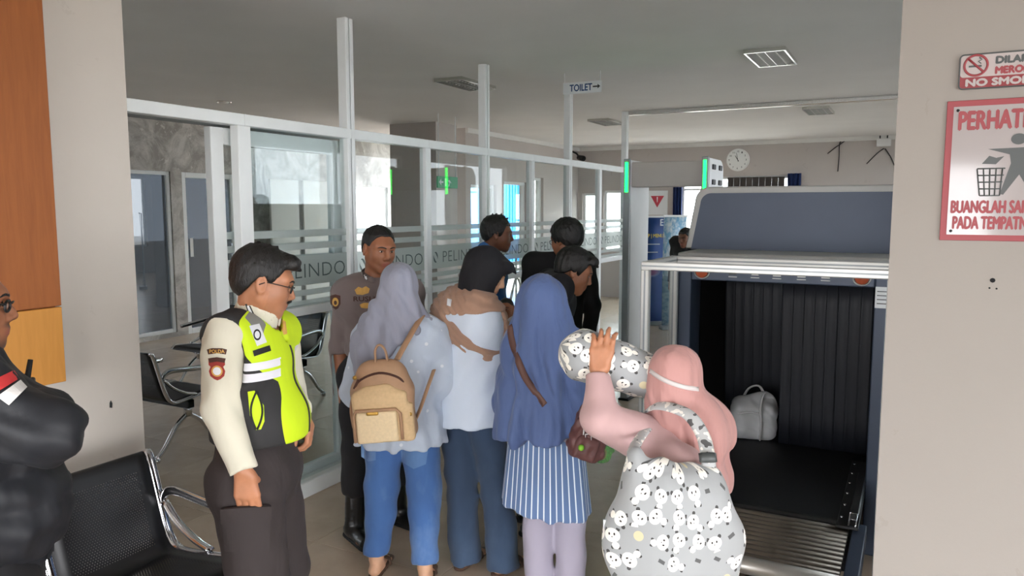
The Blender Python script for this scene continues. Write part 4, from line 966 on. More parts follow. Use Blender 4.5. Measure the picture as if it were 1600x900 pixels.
        def region(X, Y, Z):
            q = [((X-c0[0])*HR[0, j]+(Y-c0[1])*HR[1, j]+(Z-c0[2])*HR[2, j])/hs for j in range(3)]
            x, y, z = q
            # hairline: low at the nape, over the ears, up to the forehead
            line = np.where(y < -.03, back+(side-back)*np.clip((y+.07)/.04, 0, 1), np.where(y < .03, side-burn*np.clip(1-np.abs(y-.02)/.02, 0, 1), side+(front-side)*np.clip((y-.03)/.025, 0, 1)))
            return (line-z)*hs*.8
        S.keep(region, .006); S.disp(wob(seed, tuft*hs, (.012, .03), (1, 1, .6), 7))
        return s.part('hair', S, 'hair_black', h)
def pants(P, m, r=(.105, .075, .06), hem=.09, rise=1.0, flare=0, name='trousers', seed=1, fold=.004, belt=None, h=.011, wst=.128):
    J, u = P.J, P.u; S = Shape()
    S.cap(J['hipL'], J['hipR'], (r[0]+.006)*u, sq=(1, 1.05, 1), k=.04); S.cap(J['pel'], J['waist']+(0, 0, .0), (wst+.004)*u*P.w, wst*u*P.w, sq=(1, .82, 1), k=.05)
    for n_ in 'RL':
        S.cap(J['hip'+n_], J['knee'+n_], r[0]*u, r[1]*u, k=.03)
        a = J['ank'+n_]; k_ = J['knee'+n_]; t_ = (hem*u-a[2])/(k_[2]-a[2]); b = a+(k_-a)*t_
        S.cap(k_, b, r[1]*u, (r[2]+flare)*u, k=.02, flat='b')
    S.cut(J['pel']+(0, 0, (rise-.88)*u), P.Lr@np.array((0, 0, 1)), .01)
    S.disp(wob(seed, fold, (.09, .24), (1, 1, 1.2)))
    return P.part(name, S, m, h)
def torso(S, P, inf=.015, bell=0, belly=0, hem=.95, wide=0, sw=1.0, bust=0):
    J, u, w, R = P.J, P.u, P.w, P.Lr; z = np.array((0, 0, 1.0))
    S.cap(J['chest']+R@np.array((-.055*w, 0, .015))*u, J['chest']+R@np.array((.055*w, 0, .015))*u, (.115+inf)*u, sq=(1, .82, 1), R=R, k=.05)
    S.cap(J['waist'], J['chest'], (.122+inf+bell*.4)*u*w, (.135+inf)*u*w, sq=(1, .76, 1), R=R, k=.06)
    lowp = J['waist']+(J['waist']-J['chest'])/np.linalg.norm(J['waist']-J['chest'])*max(0, (J['waist'][2]-hem*u))
    S.cap(J['waist'], lowp, (.122+inf+bell*.4)*u*w, (.128+inf+bell)*u*w, sq=(1, .84, 1), k=.05)
    S.cap(J['shL'], J['shR'], (.052+inf)*u, k=.05); S.cap(J['shL']+(0, 0, .0), J['neck'], (.045+inf)*u, (.05+inf)*u, k=.03); S.cap(J['shR'], J['neck'], (.045+inf)*u, (.05+inf)*u, k=.03)
    if belly: S.ell(J['waist']+R@np.array((0, .055, .02)), (.13*u*w+inf, .095+belly+inf, .15*u), k=.06)
    if bust: S.ell(J['chest']+R@np.array((0, .075, .0))*u, (.125*u, .075*u+bust, .075*u), k=.04)
def sleeve(S, P, n_, r=(.062, .05, .042), upto=1.0, k=.03, flat=True):
    J, u = P.J, P.u; a, e, b = J['sh'+n_], J['el'+n_], J['wr'+n_]
    S.cap(a, e, r[0]*u, r[1]*u, k=k); S.cap(e, e+(b-e)*upto, r[1]*u, r[2]*u, k=.02, flat='b' if flat else '')

# ------------------------------------------------------------------ cloth colours
cloth('cream_shirt', (206, 202, 184)); cloth('trousers_brown', (50, 43, 43), fold=.6, sheen=0); cloth('shirt_taupe', (116, 104, 102), fold=.4); cloth('trousers_black', (20, 20, 24), sheen=0); cloth('jacket_black', (22, 25, 32), .6, fold=.8, fscale=6, sheen=0)
H_ = dict(fscale=5, stretch=(2.6, 2.6, .5))
cloth('hijab_lilac', (145, 148, 164), .8, .05, fold=.75, **H_); cloth('hijab_black', (13, 14, 21), .85, .08, fold=.4, sheen=0, **H_); cloth('hijab_blue', (80, 100, 146), .75, .06, fold=.8, **H_); cloth('hijab_pink', (180, 134, 129), .8, .05, fold=.8, **H_)
cloth('sling_brown', (164, 130, 110), .85, .06, fold=.5, fscale=14, stretch=(1, 1, 1)); cloth('shirt_pale_blue', (206, 218, 234), .8, .04, fold=.45); cloth('blouse_pink', (188, 155, 154), .85, .04, fold=.5)
cloth('trousers_lilac', (166, 160, 176), .85, .05, fold=.3); cloth('shirt_black', (18, 18, 24), .85, sheen=0); cloth('shirt_blue', (40, 110, 180), .8); cloth('cloth_white', (205, 212, 222), .85)
denim('jeans_pocket', (94, 130, 178), (140, 166, 200)); denim('jeans_mid', (66, 104, 160), (126, 156, 194)); denim('jeans_dark', (48, 66, 90), (76, 96, 122))
mat('boot_black', (12, 12, 14), .3, 0, .05); mat('sandal_brown', (92, 68, 54), .6); mat('metal_gold', (190, 150, 74), .35, .7, .1); mat('metal_silver', (190, 190, 190), .3, .8, 0)
# blouse with little white flowers
t = cloth('blouse_flower', (186, 198, 214), .85, .05, fold=.45, fscale=12); vo = t.add('ShaderNodeTexVoronoi'); vo.inputs['Scale'].default_value = 16; vo.inputs['Randomness'].default_value = .5; t.l(t.coord('Object'), vo.inputs['Vector'])
src = t.b.inputs['Base Color'].links[0].from_socket; t.l(t.mix(t.math('MULTIPLY', t.math('LESS_THAN', vo.outputs['Distance'], .13), .75), src, lin((228, 232, 238))), t.b.inputs['Base Color'])
# striped tunic
t = cloth('tunic_stripes', (96, 122, 164), .8, .05, fold=.3); at = t.add('ShaderNodeAttribute'); at.attribute_name = 'st'; src = t.b.inputs['Base Color'].links[0].from_socket
fr = t.math('FRACT', t.math('DIVIDE', at.outputs['Fac'], .0262)); t.l(t.mix(t.math('LESS_THAN', fr, .2), src, lin((226, 236, 244))), t.b.inputs['Base Color'])
# grey cloth printed with white bear faces
def bear_print(name):
    t = cloth(name, (152, 155, 156), .8, .05, fold=.45, fscale=7); a1 = t.add('ShaderNodeAttribute'); a1.attribute_name = 'pu'; a2 = t.add('ShaderNodeAttribute'); a2.attribute_name = 'pv'
    cb = t.add('ShaderNodeCombineXYZ'); t.l(a1.outputs['Fac'], cb.inputs[0]); t.l(a2.outputs['Fac'], cb.inputs[1])
    vo = t.add('ShaderNodeTexVoronoi', voronoi_dimensions='2D'); S = 1/.066; vo.inputs['Scale'].default_value = S; vo.inputs['Randomness'].default_value = .45; t.l(cb.outputs[0], vo.inputs['Vector'])
    sub = t.add('ShaderNodeVectorMath', operation='SUBTRACT'); t.l(cb.outputs[0], sub.inputs[0]); t.l(vo.outputs['Position'], sub.inputs[1])
    sc = t.add('ShaderNodeSeparateColor'); t.l(vo.outputs['Color'], sc.inputs[0]); rt_ = t.add('ShaderNodeVectorRotate', rotation_type='Z_AXIS'); t.l(sub.outputs[0], rt_.inputs['Vector']); t.l(t.math('MULTIPLY', t.math('SUBTRACT', sc.outputs[0], .5), 4.5), rt_.inputs['Angle'])
    sp = t.add('ShaderNodeSeparateXYZ'); t.l(rt_.outputs[0], sp.inputs[0]); x, y = sp.outputs[0], sp.outputs[1]
    def blob(cx, cy, rx, ry):
        cx, cy, rx, ry = cx*1.15, cy*1.15, rx*1.15, ry*1.15
        a = t.math('DIVIDE', t.math('SUBTRACT', x, cx), rx); b = t.math('DIVIDE', t.math('SUBTRACT', y, cy), ry); return t.math('LESS_THAN', t.math('ADD', t.math('MULTIPLY', a, a), t.math('MULTIPLY', b, b)), 1)
    def either(*q):
        r = q[0]
        for z in q[1:]: r = t.math('MAXIMUM', r, z)
        return r
    bear = t.math('LESS_THAN', sc.outputs[1], .80); white = t.math('MULTIPLY', either(blob(0, .004, .020, .0175), blob(.006, -.021, .009, .009)), bear)
    dark = t.math('MULTIPLY', either(blob(-.0175, .017, .005, .005), blob(.0165, .019, .005, .005), blob(.014, -.027, .0032, .0045), blob(-.003, -.026, .0032, .0045)), bear)
    eyes = t.math('MULTIPLY', either(blob(-.0065, .007, .0024, .0034), blob(.0065, .007, .0024, .0034), blob(0, .0, .0016, .0014)), bear)
    other = t.math('SUBTRACT', 1, bear); beige = t.math('MULTIPLY', blob(0, 0, .013, .013), t.math('MULTIPLY', other, t.math('GREATER_THAN', sc.outputs[2], .5))); tag_ = t.math('MULTIPLY', t.math('MULTIPLY', t.math('LESS_THAN', t.math('ABSOLUTE', x), .0055), t.math('LESS_THAN', t.math('ABSOLUTE', y), .011)), t.math('MULTIPLY', other, t.math('LESS_THAN', sc.outputs[2], .5)))
    c = t.b.inputs['Base Color'].links[0].from_socket
    for f_, col in ((dark, (62, 62, 62)), (white, (236, 233, 224)), (eyes, (44, 42, 42)), (beige, (196, 186, 152)), (tag_, (82, 84, 84))): c = t.mix(f_, c, lin(col))
    t.l(c, t.b.inputs['Base Color'])
bear_print('bear_print')
# safety vest: yellow front panels, black sides and yoke, silver bands
t = cloth('safety_vest', (36, 36, 38), .75, .08, fold=.4, sheen=0); a1 = t.add('ShaderNodeAttribute'); a1.attribute_name = 'yel'; a2 = t.add('ShaderNodeAttribute'); a2.attribute_name = 'band'; a3 = t.add('ShaderNodeAttribute'); a3.attribute_name = 'yoke'
src = t.b.inputs['Base Color'].links[0].from_socket; c = t.mix(t.math('GREATER_THAN', a1.outputs['Fac'], 0), src, lin((196, 224, 20))); c = t.mix(t.math('GREATER_THAN', a2.outputs['Fac'], 0), c, lin((222, 222, 230))); c = t.mix(t.math('GREATER_THAN', a3.outputs['Fac'], 0), c, lin((128, 128, 124))); t.l(c, t.b.inputs['Base Color'])
mat('patch_red', (150, 52, 44), .7, 0, .1, 60); mat('patch_brown', (72, 40, 30), .7, 0, .1, 60); mat('patch_gold', (206, 160, 82), .6, .1, .1, 60); mat('patch_white', (220, 222, 226), .6, 0, .05); mat('patch_black', (26, 26, 28), .7, 0, .05); mat('vest_yellow', (196, 224, 20), .7, 0, .04); mat('stripe_red', (196, 52, 54), .7); mat('stripe_white', (216, 214, 212), .7)

def decal(P, name, target, cx, cy, D, m, outline=None, text=None, w=0, h=0, off=.0015, bold=.02, parent=None, rot=0):
    """small flat badge laid on a garment; outline in photo pixels round its centre"""
    k = D/F_PX; o_ = P.L(cx, cy, D); d = P.R.T@ray(cx, cy); rx = P.R.T@_rt; up = P.R.T@np.array((0, 0, 1.0)); cr, sr = math.cos(rot), math.sin(rot)
    Rm = np.stack([rx*cr+up*sr, up*cr-rx*sr, -unit(d)], 1)
    if text:
        me = text_fit(text, w*k, h*k, bold)
        for v in me.vertices: v.co.x -= w*k/2; v.co.y -= h*k/2
    else: me = poly_grid([(x*k, -y*k) for x, y in outline], .007)
    drape_on(me, target.data, o_, Rm, d, off); return link(name, me, m, parent or P.e)
def ellipse(rx, ry, n=20): return [(rx*math.cos(2*PI*i/n), ry*math.sin(2*PI*i/n)) for i in range(n)]
SHIELD = [(-13, -14), (-6, -16), (6, -16), (13, -14), (13, -6), (10, -3), (13, 4), (11, 12), (5, 17), (0, 19), (-5, 17), (-11, 12), (-13, 4), (-10, -3), (-13, -6)]
def collar(P, m, r=.072, hgt=.05, open_=.35, h=.006, name='collar', tilt=-18):
    J, u = P.J, P.u; S = Shape(); c = J['neck']+P.Lr@np.array((0, .008, .005))*u; R = P.Lr@rotm(tilt, 0, 0)
    S.cap(c, c+R@np.array((0, 0, hgt))*u, (r+.004)*u, (r-.004)*u, sq=(1, 1, 1), flat='ab', k=0); S.cap(c-R@np.array((0, 0, .02)), c+R@np.array((0, 0, hgt+.02))*u, (r-.006)*u, (r-.012)*u, flat='', op='s', k=.003)
    f = R@np.array((0, 1, 0)); S.cap(c+f*r*u+R@np.array((0, 0, -.03)), c+f*r*1.1*u+R@np.array((0, 0, hgt+.05)), .004, open_*.08*u, op='s', k=.004)
    return P.part(name, S, m, h)
def boots(P, m='boot_black', top=.2):
    for n_ in 'RL':
        S = Shape(); a, f = P.J['ank'+n_], P.foot(n_); u = P.u
        S.cap(a+(0, 0, -.03), a+(P.J['knee'+n_]-a)*(top-.08)/.39, .05*u, .056*u, flat='b', k=.02); S.cap((a[0]-f[0]*.035, a[1]-f[1]*.035, .04*u), np.array((a[0], a[1], 0))+f*.155*u+(0, 0, .035*u), .04*u, .036*u, sq=(1.1, 1.1, 1), k=.03)
        S.cut((0, 0, .0), (0, 0, -1), .004); S.disp(wob(3, .0025, (.02, .05))); b = P.part('boot', S, m, .008)
        S = Shape(); S.cap((a[0]-f[0]*.04, a[1]-f[1]*.04, .012), np.array((a[0], a[1], 0))+f*.16*u+(0, 0, .012), .044*u, .04*u, sq=(1.1, 1.1, .5), k=0); S.cut((0, 0, .001), (0, 0, -1), .003); P.part('sole', S, 'rubber', .008, parent=b)
def sandals(P, m='sandal_brown'):
    for n_ in 'RL':
        S = Shape(); a, f = P.J['ank'+n_], P.foot(n_); u = P.u; S.cap(np.array((a[0], a[1], .008))-f*.04*u, np.array((a[0], a[1], .008))+f*.175*u, .036*u, .042*u, sq=(1, 1, .28), k=0); S.cut((0, 0, 0), (0, 0, -1), .003)
        s_ = P.part('sandal', S, m, .008); sd = np.array((-f[1], f[0], 0)); c = np.array((a[0], a[1], 0))+f*.10*u
        tube('strap', smooth_path([c+sd*.045*u+(0, 0, .01), c+sd*.035*u+(0, 0, .04), c+(0, 0, .052*u), c-sd*.035*u+(0, 0, .04), c-sd*.045*u+(0, 0, .01)]), .008, m, s_, 8, sq=(1.6, .4))
def glasses(P, thin=.0014, m='black_plastic'):
    g = empty('glasses'); bpy.data.objects.remove(g); h = P.h; bm = bmesh.new(); k = thin*P.hs
    for q in (1, -1):
        tube_bm(bm, [h((q*.033+.024*math.copysign(abs(math.cos(a))**.7, math.cos(a)), .104-.012*abs(q*.033+.024*math.cos(a))/.05, .001+.0135*math.copysign(abs(math.sin(a))**.8, math.sin(a)))) for a in np.linspace(0, 2*PI, 29)[:-1]], k*1.5, 6, True)
        tube_bm(bm, [h((q*.057, .092, .008)), h((q*.076, .06, .009)), h((q*.083, .0, .008)), h((q*.084, -.02, -.006))], k*1.4, 6)
    tube_bm(bm, [h((-.01, .106, .006)), h((0, .109, .009)), h((.01, .106, .006))], k*1.3, 6); bmesh.ops.recalc_face_normals(bm, faces=bm.faces)
    f = link('glasses', bm_mesh('glasses', bm, True), m, P.e)
    for q in (1, -1):
        me = mesh_from('lens', [h((q*.033+.0225*math.cos(a), .1035-.012*abs(q*.033+.0225*math.cos(a))/.05, .001+.0125*math.sin(a))) for a in np.linspace(0, 2*PI, 17)[:-1]], [list(range(16))]); link('lens', me, 'clear_glass', f)
    return f

# ------------------------------------------------------------------ officer in the yellow safety vest
def officer_vest():
    D = 2.52; b = hd(396, 600, D); P = Person('man in a cream uniform and yellow black safety vest standing beside the bench', (b[0], b[1]), -17, 1.64, 'skin_tan', width=1.12); L, J = P.L, P.J
    J['head'] = L(411, 441, D-.01); J['neck'] = L(396, 503, D); P.hs = .955; P.look(4, -17, 0)
    J['shR'] = L(352, 526, 2.36); J['elR'] = L(346, 640, 2.34); J['wrR'] = L(381, 736, 2.30); J['shL'] = L(436, 518, 2.68); J['elL'] = L(452, 610, 2.76); J['wrL'] = L(468, 640, 2.62)
    J['kneeR'] += (0.01, .02, 0); J['kneeL'] += (0, .03, 0)
    rt = P.R.T@_rt; J['hipR'] += rt*-.005
    P.hands['R'] = dict(d=P.R.T@(_rt*.10+np.array((0, 0, -1.0))-_hf*.02), n=P.R.T@(_hf*1.0-_rt*.1), curl=(12, 20, 14), size=1.0, tw=.12, tn=.9); P.hands['L'] = dict(d=P.R.T@(_rt*.35+np.array((0, 0, -.75))), n=P.R.T@(-_rt), curl=(30, 40, 30))
    P.stubble = lambda q: np.clip(1.5-np.sqrt((q[:, 0]/.027)**2+((q[:, 2]+.046)/.0085)**2), 0, 1)*(q[:, 1] > .06)*.9+np.clip((.12-np.abs(q[:, 2]+.09))*3, 0, .12)*(q[:, 1] > .02)
    P.body(jaw=1.13); P.eyes(); P.hair(front=.066, side=.012, back=-.07, vol=.009, fringe=.004, tuft=.003, spike=.007, seed=4, burn=.012); glasses(P)
    S = Shape(); S.cap(P.h((-.024, .097, -.049)), P.h((0, .106, -.042)), .0045, .006, k=.004); S.cap(P.h((.024, .097, -.049)), P.h((0, .106, -.042)), .0045, .006, k=.004); P.part('moustache', S, 'hair_black', .003)
    # shirt under the vest
    S = Shape(); torso(S, P, -.035, hem=1.1); S.cut((0, 0, 1.08), (0, 0, -1), .01, lo=(-.13, -.3, .5), hi=(.13, .4, 1.2)); sleeve(S, P, 'R', (.072, .058, .044), k=.008); sleeve(S, P, 'L', (.07, .058, .045), k=.008); S.cap(J['neck'], P.h((0, -.02, -.09)), .07, .055, op='s', k=.004)
    S.disp(wob(11, .006, (.06, .16), (1, 1, 1.3))); sh = P.part('shirt', S, 'cream_shirt', .009)
    collar(P, 'cream_shirt', .078, .062, .5)
    pants(P, 'trousers_brown', (.118, .098, .09), .06, 1.03, seed=5, fold=.006, wst=.135); boots(P)
    S = Shape(); torso(S, P, .022, belly=.012, hem=.93); S.cut((0, 0, .985), (0, 0, -1), .01)
    for n_, q in (('R', 1), ('L', -1)): S.cap(J['sh'+n_]+(J['el'+n_]-J['sh'+n_])*.3+(q*.03, -.01, 0), J['sh'+n_]+(J['el'+n_]-J['sh'+n_])*.5+(q*.035, 0, 0), .082, .07, op='s', k=.012); S.cut(J['sh'+n_]+(q*.035, 0, 0), (q*1, 0, 0), .01, lo=(-.5, -.5, 1.22), hi=(.5, .5, 1.6))
    S.cap(J['neck']+P.Lr@np.array((0, .01, -.03)), J['neck']+P.Lr@np.array((0, .03, .2)), .078, .11, op='s', k=.01); S.cap(J['neck']+P.Lr@np.array((0, .10, -.06)), J['neck']+P.Lr@np.array((0, .16, .06)), .012, .055, op='s', k=.008)
    S.disp(wob(23, .004, (.08, .2))); v = P.part('safety_vest', S, 'safety_vest', .008); c = coords(v.data); x, y, z = c.T
    yb = np.interp(z, [.95, 1.0, 1.14, 1.2, 1.235, 1.30, 1.40], [.14, .135, .122, .112, .085, .035, .02]); yel = np.where(y > 0, (y-yb), -1.0); attr(v.data, 'yel', np.clip(yel*20, -1, 1))
    b1 = np.maximum(.0125-np.abs(z-1.262), .0135-np.abs(z-1.226)); attr(v.data, 'band', np.where((y < .12) & (y > -.3), np.minimum(b1, .125-y), -.1)*20)
    attr(v.data, 'yoke', np.minimum(np.minimum(.024-np.abs(y-.05), z-1.325), np.minimum(np.abs(x)-.085, .15-np.abs(x)))*20)
    cl = [o_ for o_ in P.e.children if o_.name.startswith('collar')][0]; ct = decal(P, 'collar_tab', cl, 390, 487, 2.43, 'patch_black', [(-7, -12), (0, -13), (9, 8), (1, 11)], off=.003, parent=cl); decal(P, 'collar_emblem', cl, 390, 487, 2.43, 'patch_white', [(-4, -9), (-1, -10), (6, 6), (1, 8)], off=.0045, parent=ct)
    # zip down the front, pocket, badges
    bm = bmesh.new(); bm.from_mesh(v.data); bv = BVHTree.FromBMesh(bm); bm.free(); zp = []
    for zz in np.linspace(.985, 1.34, 24):
        hit = bv.ray_cast(Vector((.0, .6, zz)), Vector((0, -1, 0)))
        if hit[0]: zp.append((hit[0].x, hit[0].y+.001, zz))
    tube('zip', zp, .0042, 'patch_black', v, 6)
    k2 = dict(parent=v)
    pk = decal(P, 'pocket', v, 402, 645, 2.36, 'vest_yellow', [(-14, -34), (-3, -36), (11, -12), (11, 14), (5, 27), (-4, 28), (-12, 4)], **k2)
    bm = bmesh.new()
    for side in (-1, 1):
        pts = []
        for yy in np.linspace(-32, 26, 12):
            o_ = P.L(400+side*9*math.sin((yy+34)/62*PI)*1.0+1, 645+yy, 2.36); d = P.R.T@ray(402, 645); hit = bv.ray_cast(Vector(o_-unit(d)*.3), Vector(unit(d)))
            if hit[0]: pts.append(hit[0]-Vector(unit(d))*.003)
        if len(pts) > 2: tube_bm(bm, pts, .0032, 6)
    link('pocket_zip', bm_mesh('pocket_zip', bm, True), 'patch_black', v)
    bd = decal(P, 'badge', v, 403, 524, 2.4, 'patch_white', [(-13, -15), (3, -19), (14, 11), (-2, 17)], off=.003, **k2); decal(P, 'badge_emblem', v, 402, 523, 2.4, 'patch_black', ellipse(6, 9), off=.0045, parent=bd); decal(P, 'badge_emblem_core', v, 402, 523, 2.4, 'patch_white', ellipse(4, 6), off=.0055, parent=bd)
    decal(P, 'name_strip', v, 409, 548, 2.4, 'patch_black', [(-14, 0), (13, -9), (15, 0), (-12, 9)], off=.003, **k2)
    decal(P, 'chest_badge', v, 443, 512, 2.45, 'patch_gold', [(-4, -16), (4, -10), (6, 10), (0, 12), (-4, 0)], off=.004, **k2)
    k3 = dict(parent=sh); tb = decal(P, 'shoulder_tab', sh, 339, 549, 2.3, 'patch_brown', [(-16, -3), (-8, -5), (8, -5), (16, -3), (14, 5), (0, 3), (-14, 5)], **k3); decal(P, 'lettering', sh, 339, 549, 2.3, 'patch_gold', text='POLDA', w=24, h=6, off=.003, parent=tb)
    sp = decal(P, 'arm_shield', sh, 339, 576, 2.3, 'patch_red', SHIELD, **k3); decal(P, 'shield_banner', sh, 339, 564, 2.3, 'patch_brown', [(-14, -4), (0, -6), (14, -4), (12, 3), (0, 1), (-12, 3)], off=.003, parent=sp)
    decal(P, 'shield_core', sh, 339, 580, 2.3, 'patch_gold', ellipse(9, 9), off=.0026, parent=sp); decal(P, 'shield_centre', sh, 339, 580, 2.3, 'patch_white', ellipse(6.5, 6.5), off=.0036, parent=sp)
    # thigh pocket of the trousers
    tr_ = [o_ for o_ in P.e.children if o_.name.startswith('trousers')][0]
    for nm, ol, of in (('cargo_pocket', [(-36, -28), (36, -34), (32, 42), (-32, 40)], .010), ('pocket_flap', [(-38, -30), (38, -36), (36, -12), (-37, -6)], .017)):
        o_ = decal(P, nm, tr_, 386, 822, 2.36, 'trousers_brown', ol, off=of, parent=tr_); md = o_.modifiers.new('t', 'SOLIDIFY'); md.thickness = .012; md.offset = 1 if False else -1
    return P
officer_vest()

# ------------------------------------------------------------------ officer in the taupe uniform
def officer_taupe():
    D = 3.92; b = hd(586, 600, D); P = Person('man in a taupe uniform shirt with badges facing the queue by the glass', (b[0], b[1]), -80, 1.685, 'skin_brown'); L, J = P.L, P.J
    J['head'] = L(592, 390, D-.03); J['neck'] = L(587, 441, D); P.hs = .95; P.look(-62, -9, -3)
    J['shR'] = L(540, 457, D-.02); J['elR'] = L(531, 545, D+.02); J['wrR'] = L(537, 626, D-.06); J['shL'] = L(642, 455, D-.02); J['elL'] = L(655, 545, D); J['wrL'] = L(650, 620, D-.1)
    J['ankR'] = L(554, 835, 3.88); J['ankR'][2] = .1; J['kneeR'] = L(560, 735, 3.9); J['kneeR'][2] = .5; J['ankL'] = L(622, 800, 4.08); J['ankL'][2] = .1; J['kneeL'] = L(612, 720, 4.0); J['kneeL'][2] = .5
    P.footdir = {'R': unit((-.25, 1, 0)), 'L': unit((-.6, 1, 0))}
    P.hands['R'] = dict(d=P.R.T@(_rt*.1+np.array((0, 0, -1.0))), n=P.R.T@(_hf*.5+_rt*.8), curl=(25, 35, 25)); P.hands['L'] = dict(d=(0, .2, -1), n=(1, 0, 0), curl=(25, 35, 25))
    P.body(jaw=.98); P.eyes(); P.hair(front=.082, side=.028, back=-.035, vol=.007, tuft=.003, fringe=.0, seed=6, burn=.012)
    S = Shape(); torso(S, P, .012, hem=.9); sleeve(S, P, 'R', (.062, .055, .047)); sleeve(S, P, 'L', (.062, .055, .047)); S.cap(J['neck'], P.h((0, 0, -.08)), .062, .055, op='s', k=.004); S.cut((0, 0, 1.0), (0, 0, -1), .008, lo=(-.19, -.3, .5), hi=(.19, .3, 1.06)); S.disp(wob(31, .005, (.06, .16)))
    sh = P.part('shirt', S, 'shirt_taupe', .01); cl = collar(P, 'shirt_taupe', .08, .055, .6); k = dict(parent=sh)
    pants(P, 'trousers_black', (.1, .085, .075), .24, 1.02, seed=8, fold=.008); boots(P, top=.3)
    bt = Shape(); bt.cap(J['pel']+(0, 0, .115), J['pel']+(0, 0, .155), .136, .136, sq=(1, .84, 1), flat='ab', k=0); P.part('belt', bt, 'patch_black', .01)
    m = 'patch_gold'; b1 = decal(P, 'chest_badge', sh, 566, 455, D-.15, m, [(-12, -2), (-6, -7), (0, -5), (6, -8), (12, -4), (10, 3), (0, 6), (-9, 5)], **k); decal(P, 'lettering', sh, 569, 467, D-.15, 'patch_brown', text='RUSLI', w=34, h=8, bold=.022, off=.002, parent=sh); decal(P, 'wing_badge', sh, 572, 478, D-.15, m, [(-10, -2), (-4, -5), (4, -5), (10, -2), (8, 3), (0, 4), (-8, 3)], **k)
    s_ = decal(P, 'arm_shield', sh, 524, 472, D-.05, 'patch_brown', [(-8, -10), (0, -12), (8, -10), (8, 3), (4, 10), (0, 12), (-5, 8), (-8, 2)], **k); decal(P, 'shield_core', sh, 524, 472, D-.05, m, ellipse(5, 7), off=.003, parent=s_); decal(P, 'shield_centre', sh, 524, 473, D-.05, 'patch_brown', ellipse(2.4, 3.5), off=.0042, parent=s_)
    c1 = decal(P, 'collar_tab', cl, 570, 433, D-.1, 'patch_black', [(-4, -8), (2, -9), (5, 6), (0, 8)], parent=cl); decal(P, 'rank_chevrons', cl, 570.5, 432.5, D-.1, 'patch_white', [(-2.5, -6), (1, -6.5), (3.4, 4), (0.2, 5.5)], off=.003, parent=c1)
    decal(P, 'epaulette', sh, 552, 444, D-.1, 'shirt_taupe', [(-14, 4), (10, -10), (13, -4), (-10, 10)], off=.004, parent=sh)
officer_taupe()

# ------------------------------------------------------------------ man with crossed arms at the wooden cabinet
def man_crossed():
    D = 1.72; b = hd(-56, 600, D+.02); P = Person('man in a black jacket with crossed arms standing before the wooden cabinet', (b[0], b[1]), -6, 1.66, 'skin_brown', width=1.1); L, J = P.L, P.J
    J['head'] = L(-62, 478, D+.03); P.hs = .95; P.look(-2, -3, 0); J['neck'] = L(-68, 560, D+.04)
    J['shR'] = L(-52, 622, D-.16); J['elR'] = L(76, 676, D-.16); J['wrR'] = L(-10, 678, D-.12); J['shL'] = L(-30, 620, D+.2); J['elL'] = L(66, 646, D+.10); J['wrL'] = L(10, 672, D-.05)
    P.hands['R'] = dict(d=P.R.T@(-_rt+_hf*.4), n=P.R.T@(-_hf*.3+_rt*.2-np.array((0, 0, .2))), curl=(10, 15, 10)); P.hands['L'] = dict(d=P.R.T@(-_rt*.6-_hf*.6), n=P.R.T@(_hf), curl=(20, 25, 20), size=.9)
    P.stubble = lambda q: np.clip(1.5-np.sqrt((q[:, 0]/.03)**2+((q[:, 2]+.047)/.009)**2), 0, 1)*(q[:, 1] > .06)*.8+np.clip((-.075-q[:, 2])*40, 0, 1)*(q[:, 1] > .045)*.75
    P.body(jaw=1.05, belly=.02); P.eyes(); P.hair(front=.075, side=.0, back=-.05, vol=.012, seed=9); glasses(P, .0022)
    S = Shape(); S.cap(P.h((0, .062, -.098)), P.h((0, .075, -.112)), .02, .012, k=.01); S.disp(wob(2, .002, (.01, .02))); P.part('beard', S, 'hair_black', .004)
    S = Shape(); torso(S, P, .028, belly=.03, hem=.93, bell=.0); sleeve(S, P, 'R', (.078, .066, .058), k=.03); sleeve(S, P, 'L', (.074, .06, .055)); S.cap(J['neck']+(0, .01, 0), P.h((0, .01, -.08)), .068, .06, op='s', k=.006); S.cut((0, 0, .93), (0, 0, -1), .02); S.disp(wob(41, .008, (.06, .16))); S.disp(creases((.2, .5, 1), .07, .008, .95, 1.5, 4))
    jk = P.part('jacket', S, 'jacket_black', .009); collar(P, 'jacket_black', .082, .06, .3, tilt=-12)
    S = Shape(); S.cap(J['pel']+(0, .01, .02), J['pel']+(0, .01, .085), .158, .163, sq=(1, .92, 1), flat='ab', k=0); S.disp(lambda X, Y, Z: .0022*np.sin(np.arctan2(Y, X)*110)); P.part('ribbed_hem', S, 'jacket_black', .007)
    pants(P, 'trousers_black', (.112, .09, .08), .06, .99, seed=12, fold=.008); boots(P)
    decal(P, 'red_stripe', jk, 12, 592, D-.2, 'stripe_red', [(-40, 10), (14, -16), (21, -2), (-30, 28)], off=.003, parent=jk); decal(P, 'white_stripe', jk, 22, 608, D-.2, 'stripe_white', [(-28, 12), (12, -16), (22, -4), (-10, 26)], off=.0035, parent=jk)
    bx = L(42, 592, D+.34)
    r = empty('handheld_radio', tuple(P.base+P.R@bx), P.rz, 'black handheld radio with a stub antenna on the shoulder of the black jacket', 'radio')
    box('radio_body', (-.025, -.02, -.13), (.025, .02, 0), 'black_plastic', r, .006, 2); tube('antenna', [(.01, 0, -.005), (.012, .012, .055)], [.008, .0065], 'rubber', r, 10); tube('knob', [(-.012, 0, 0), (-.012, 0, .012)], .007, 'black_plastic', r, 10)
man_crossed()

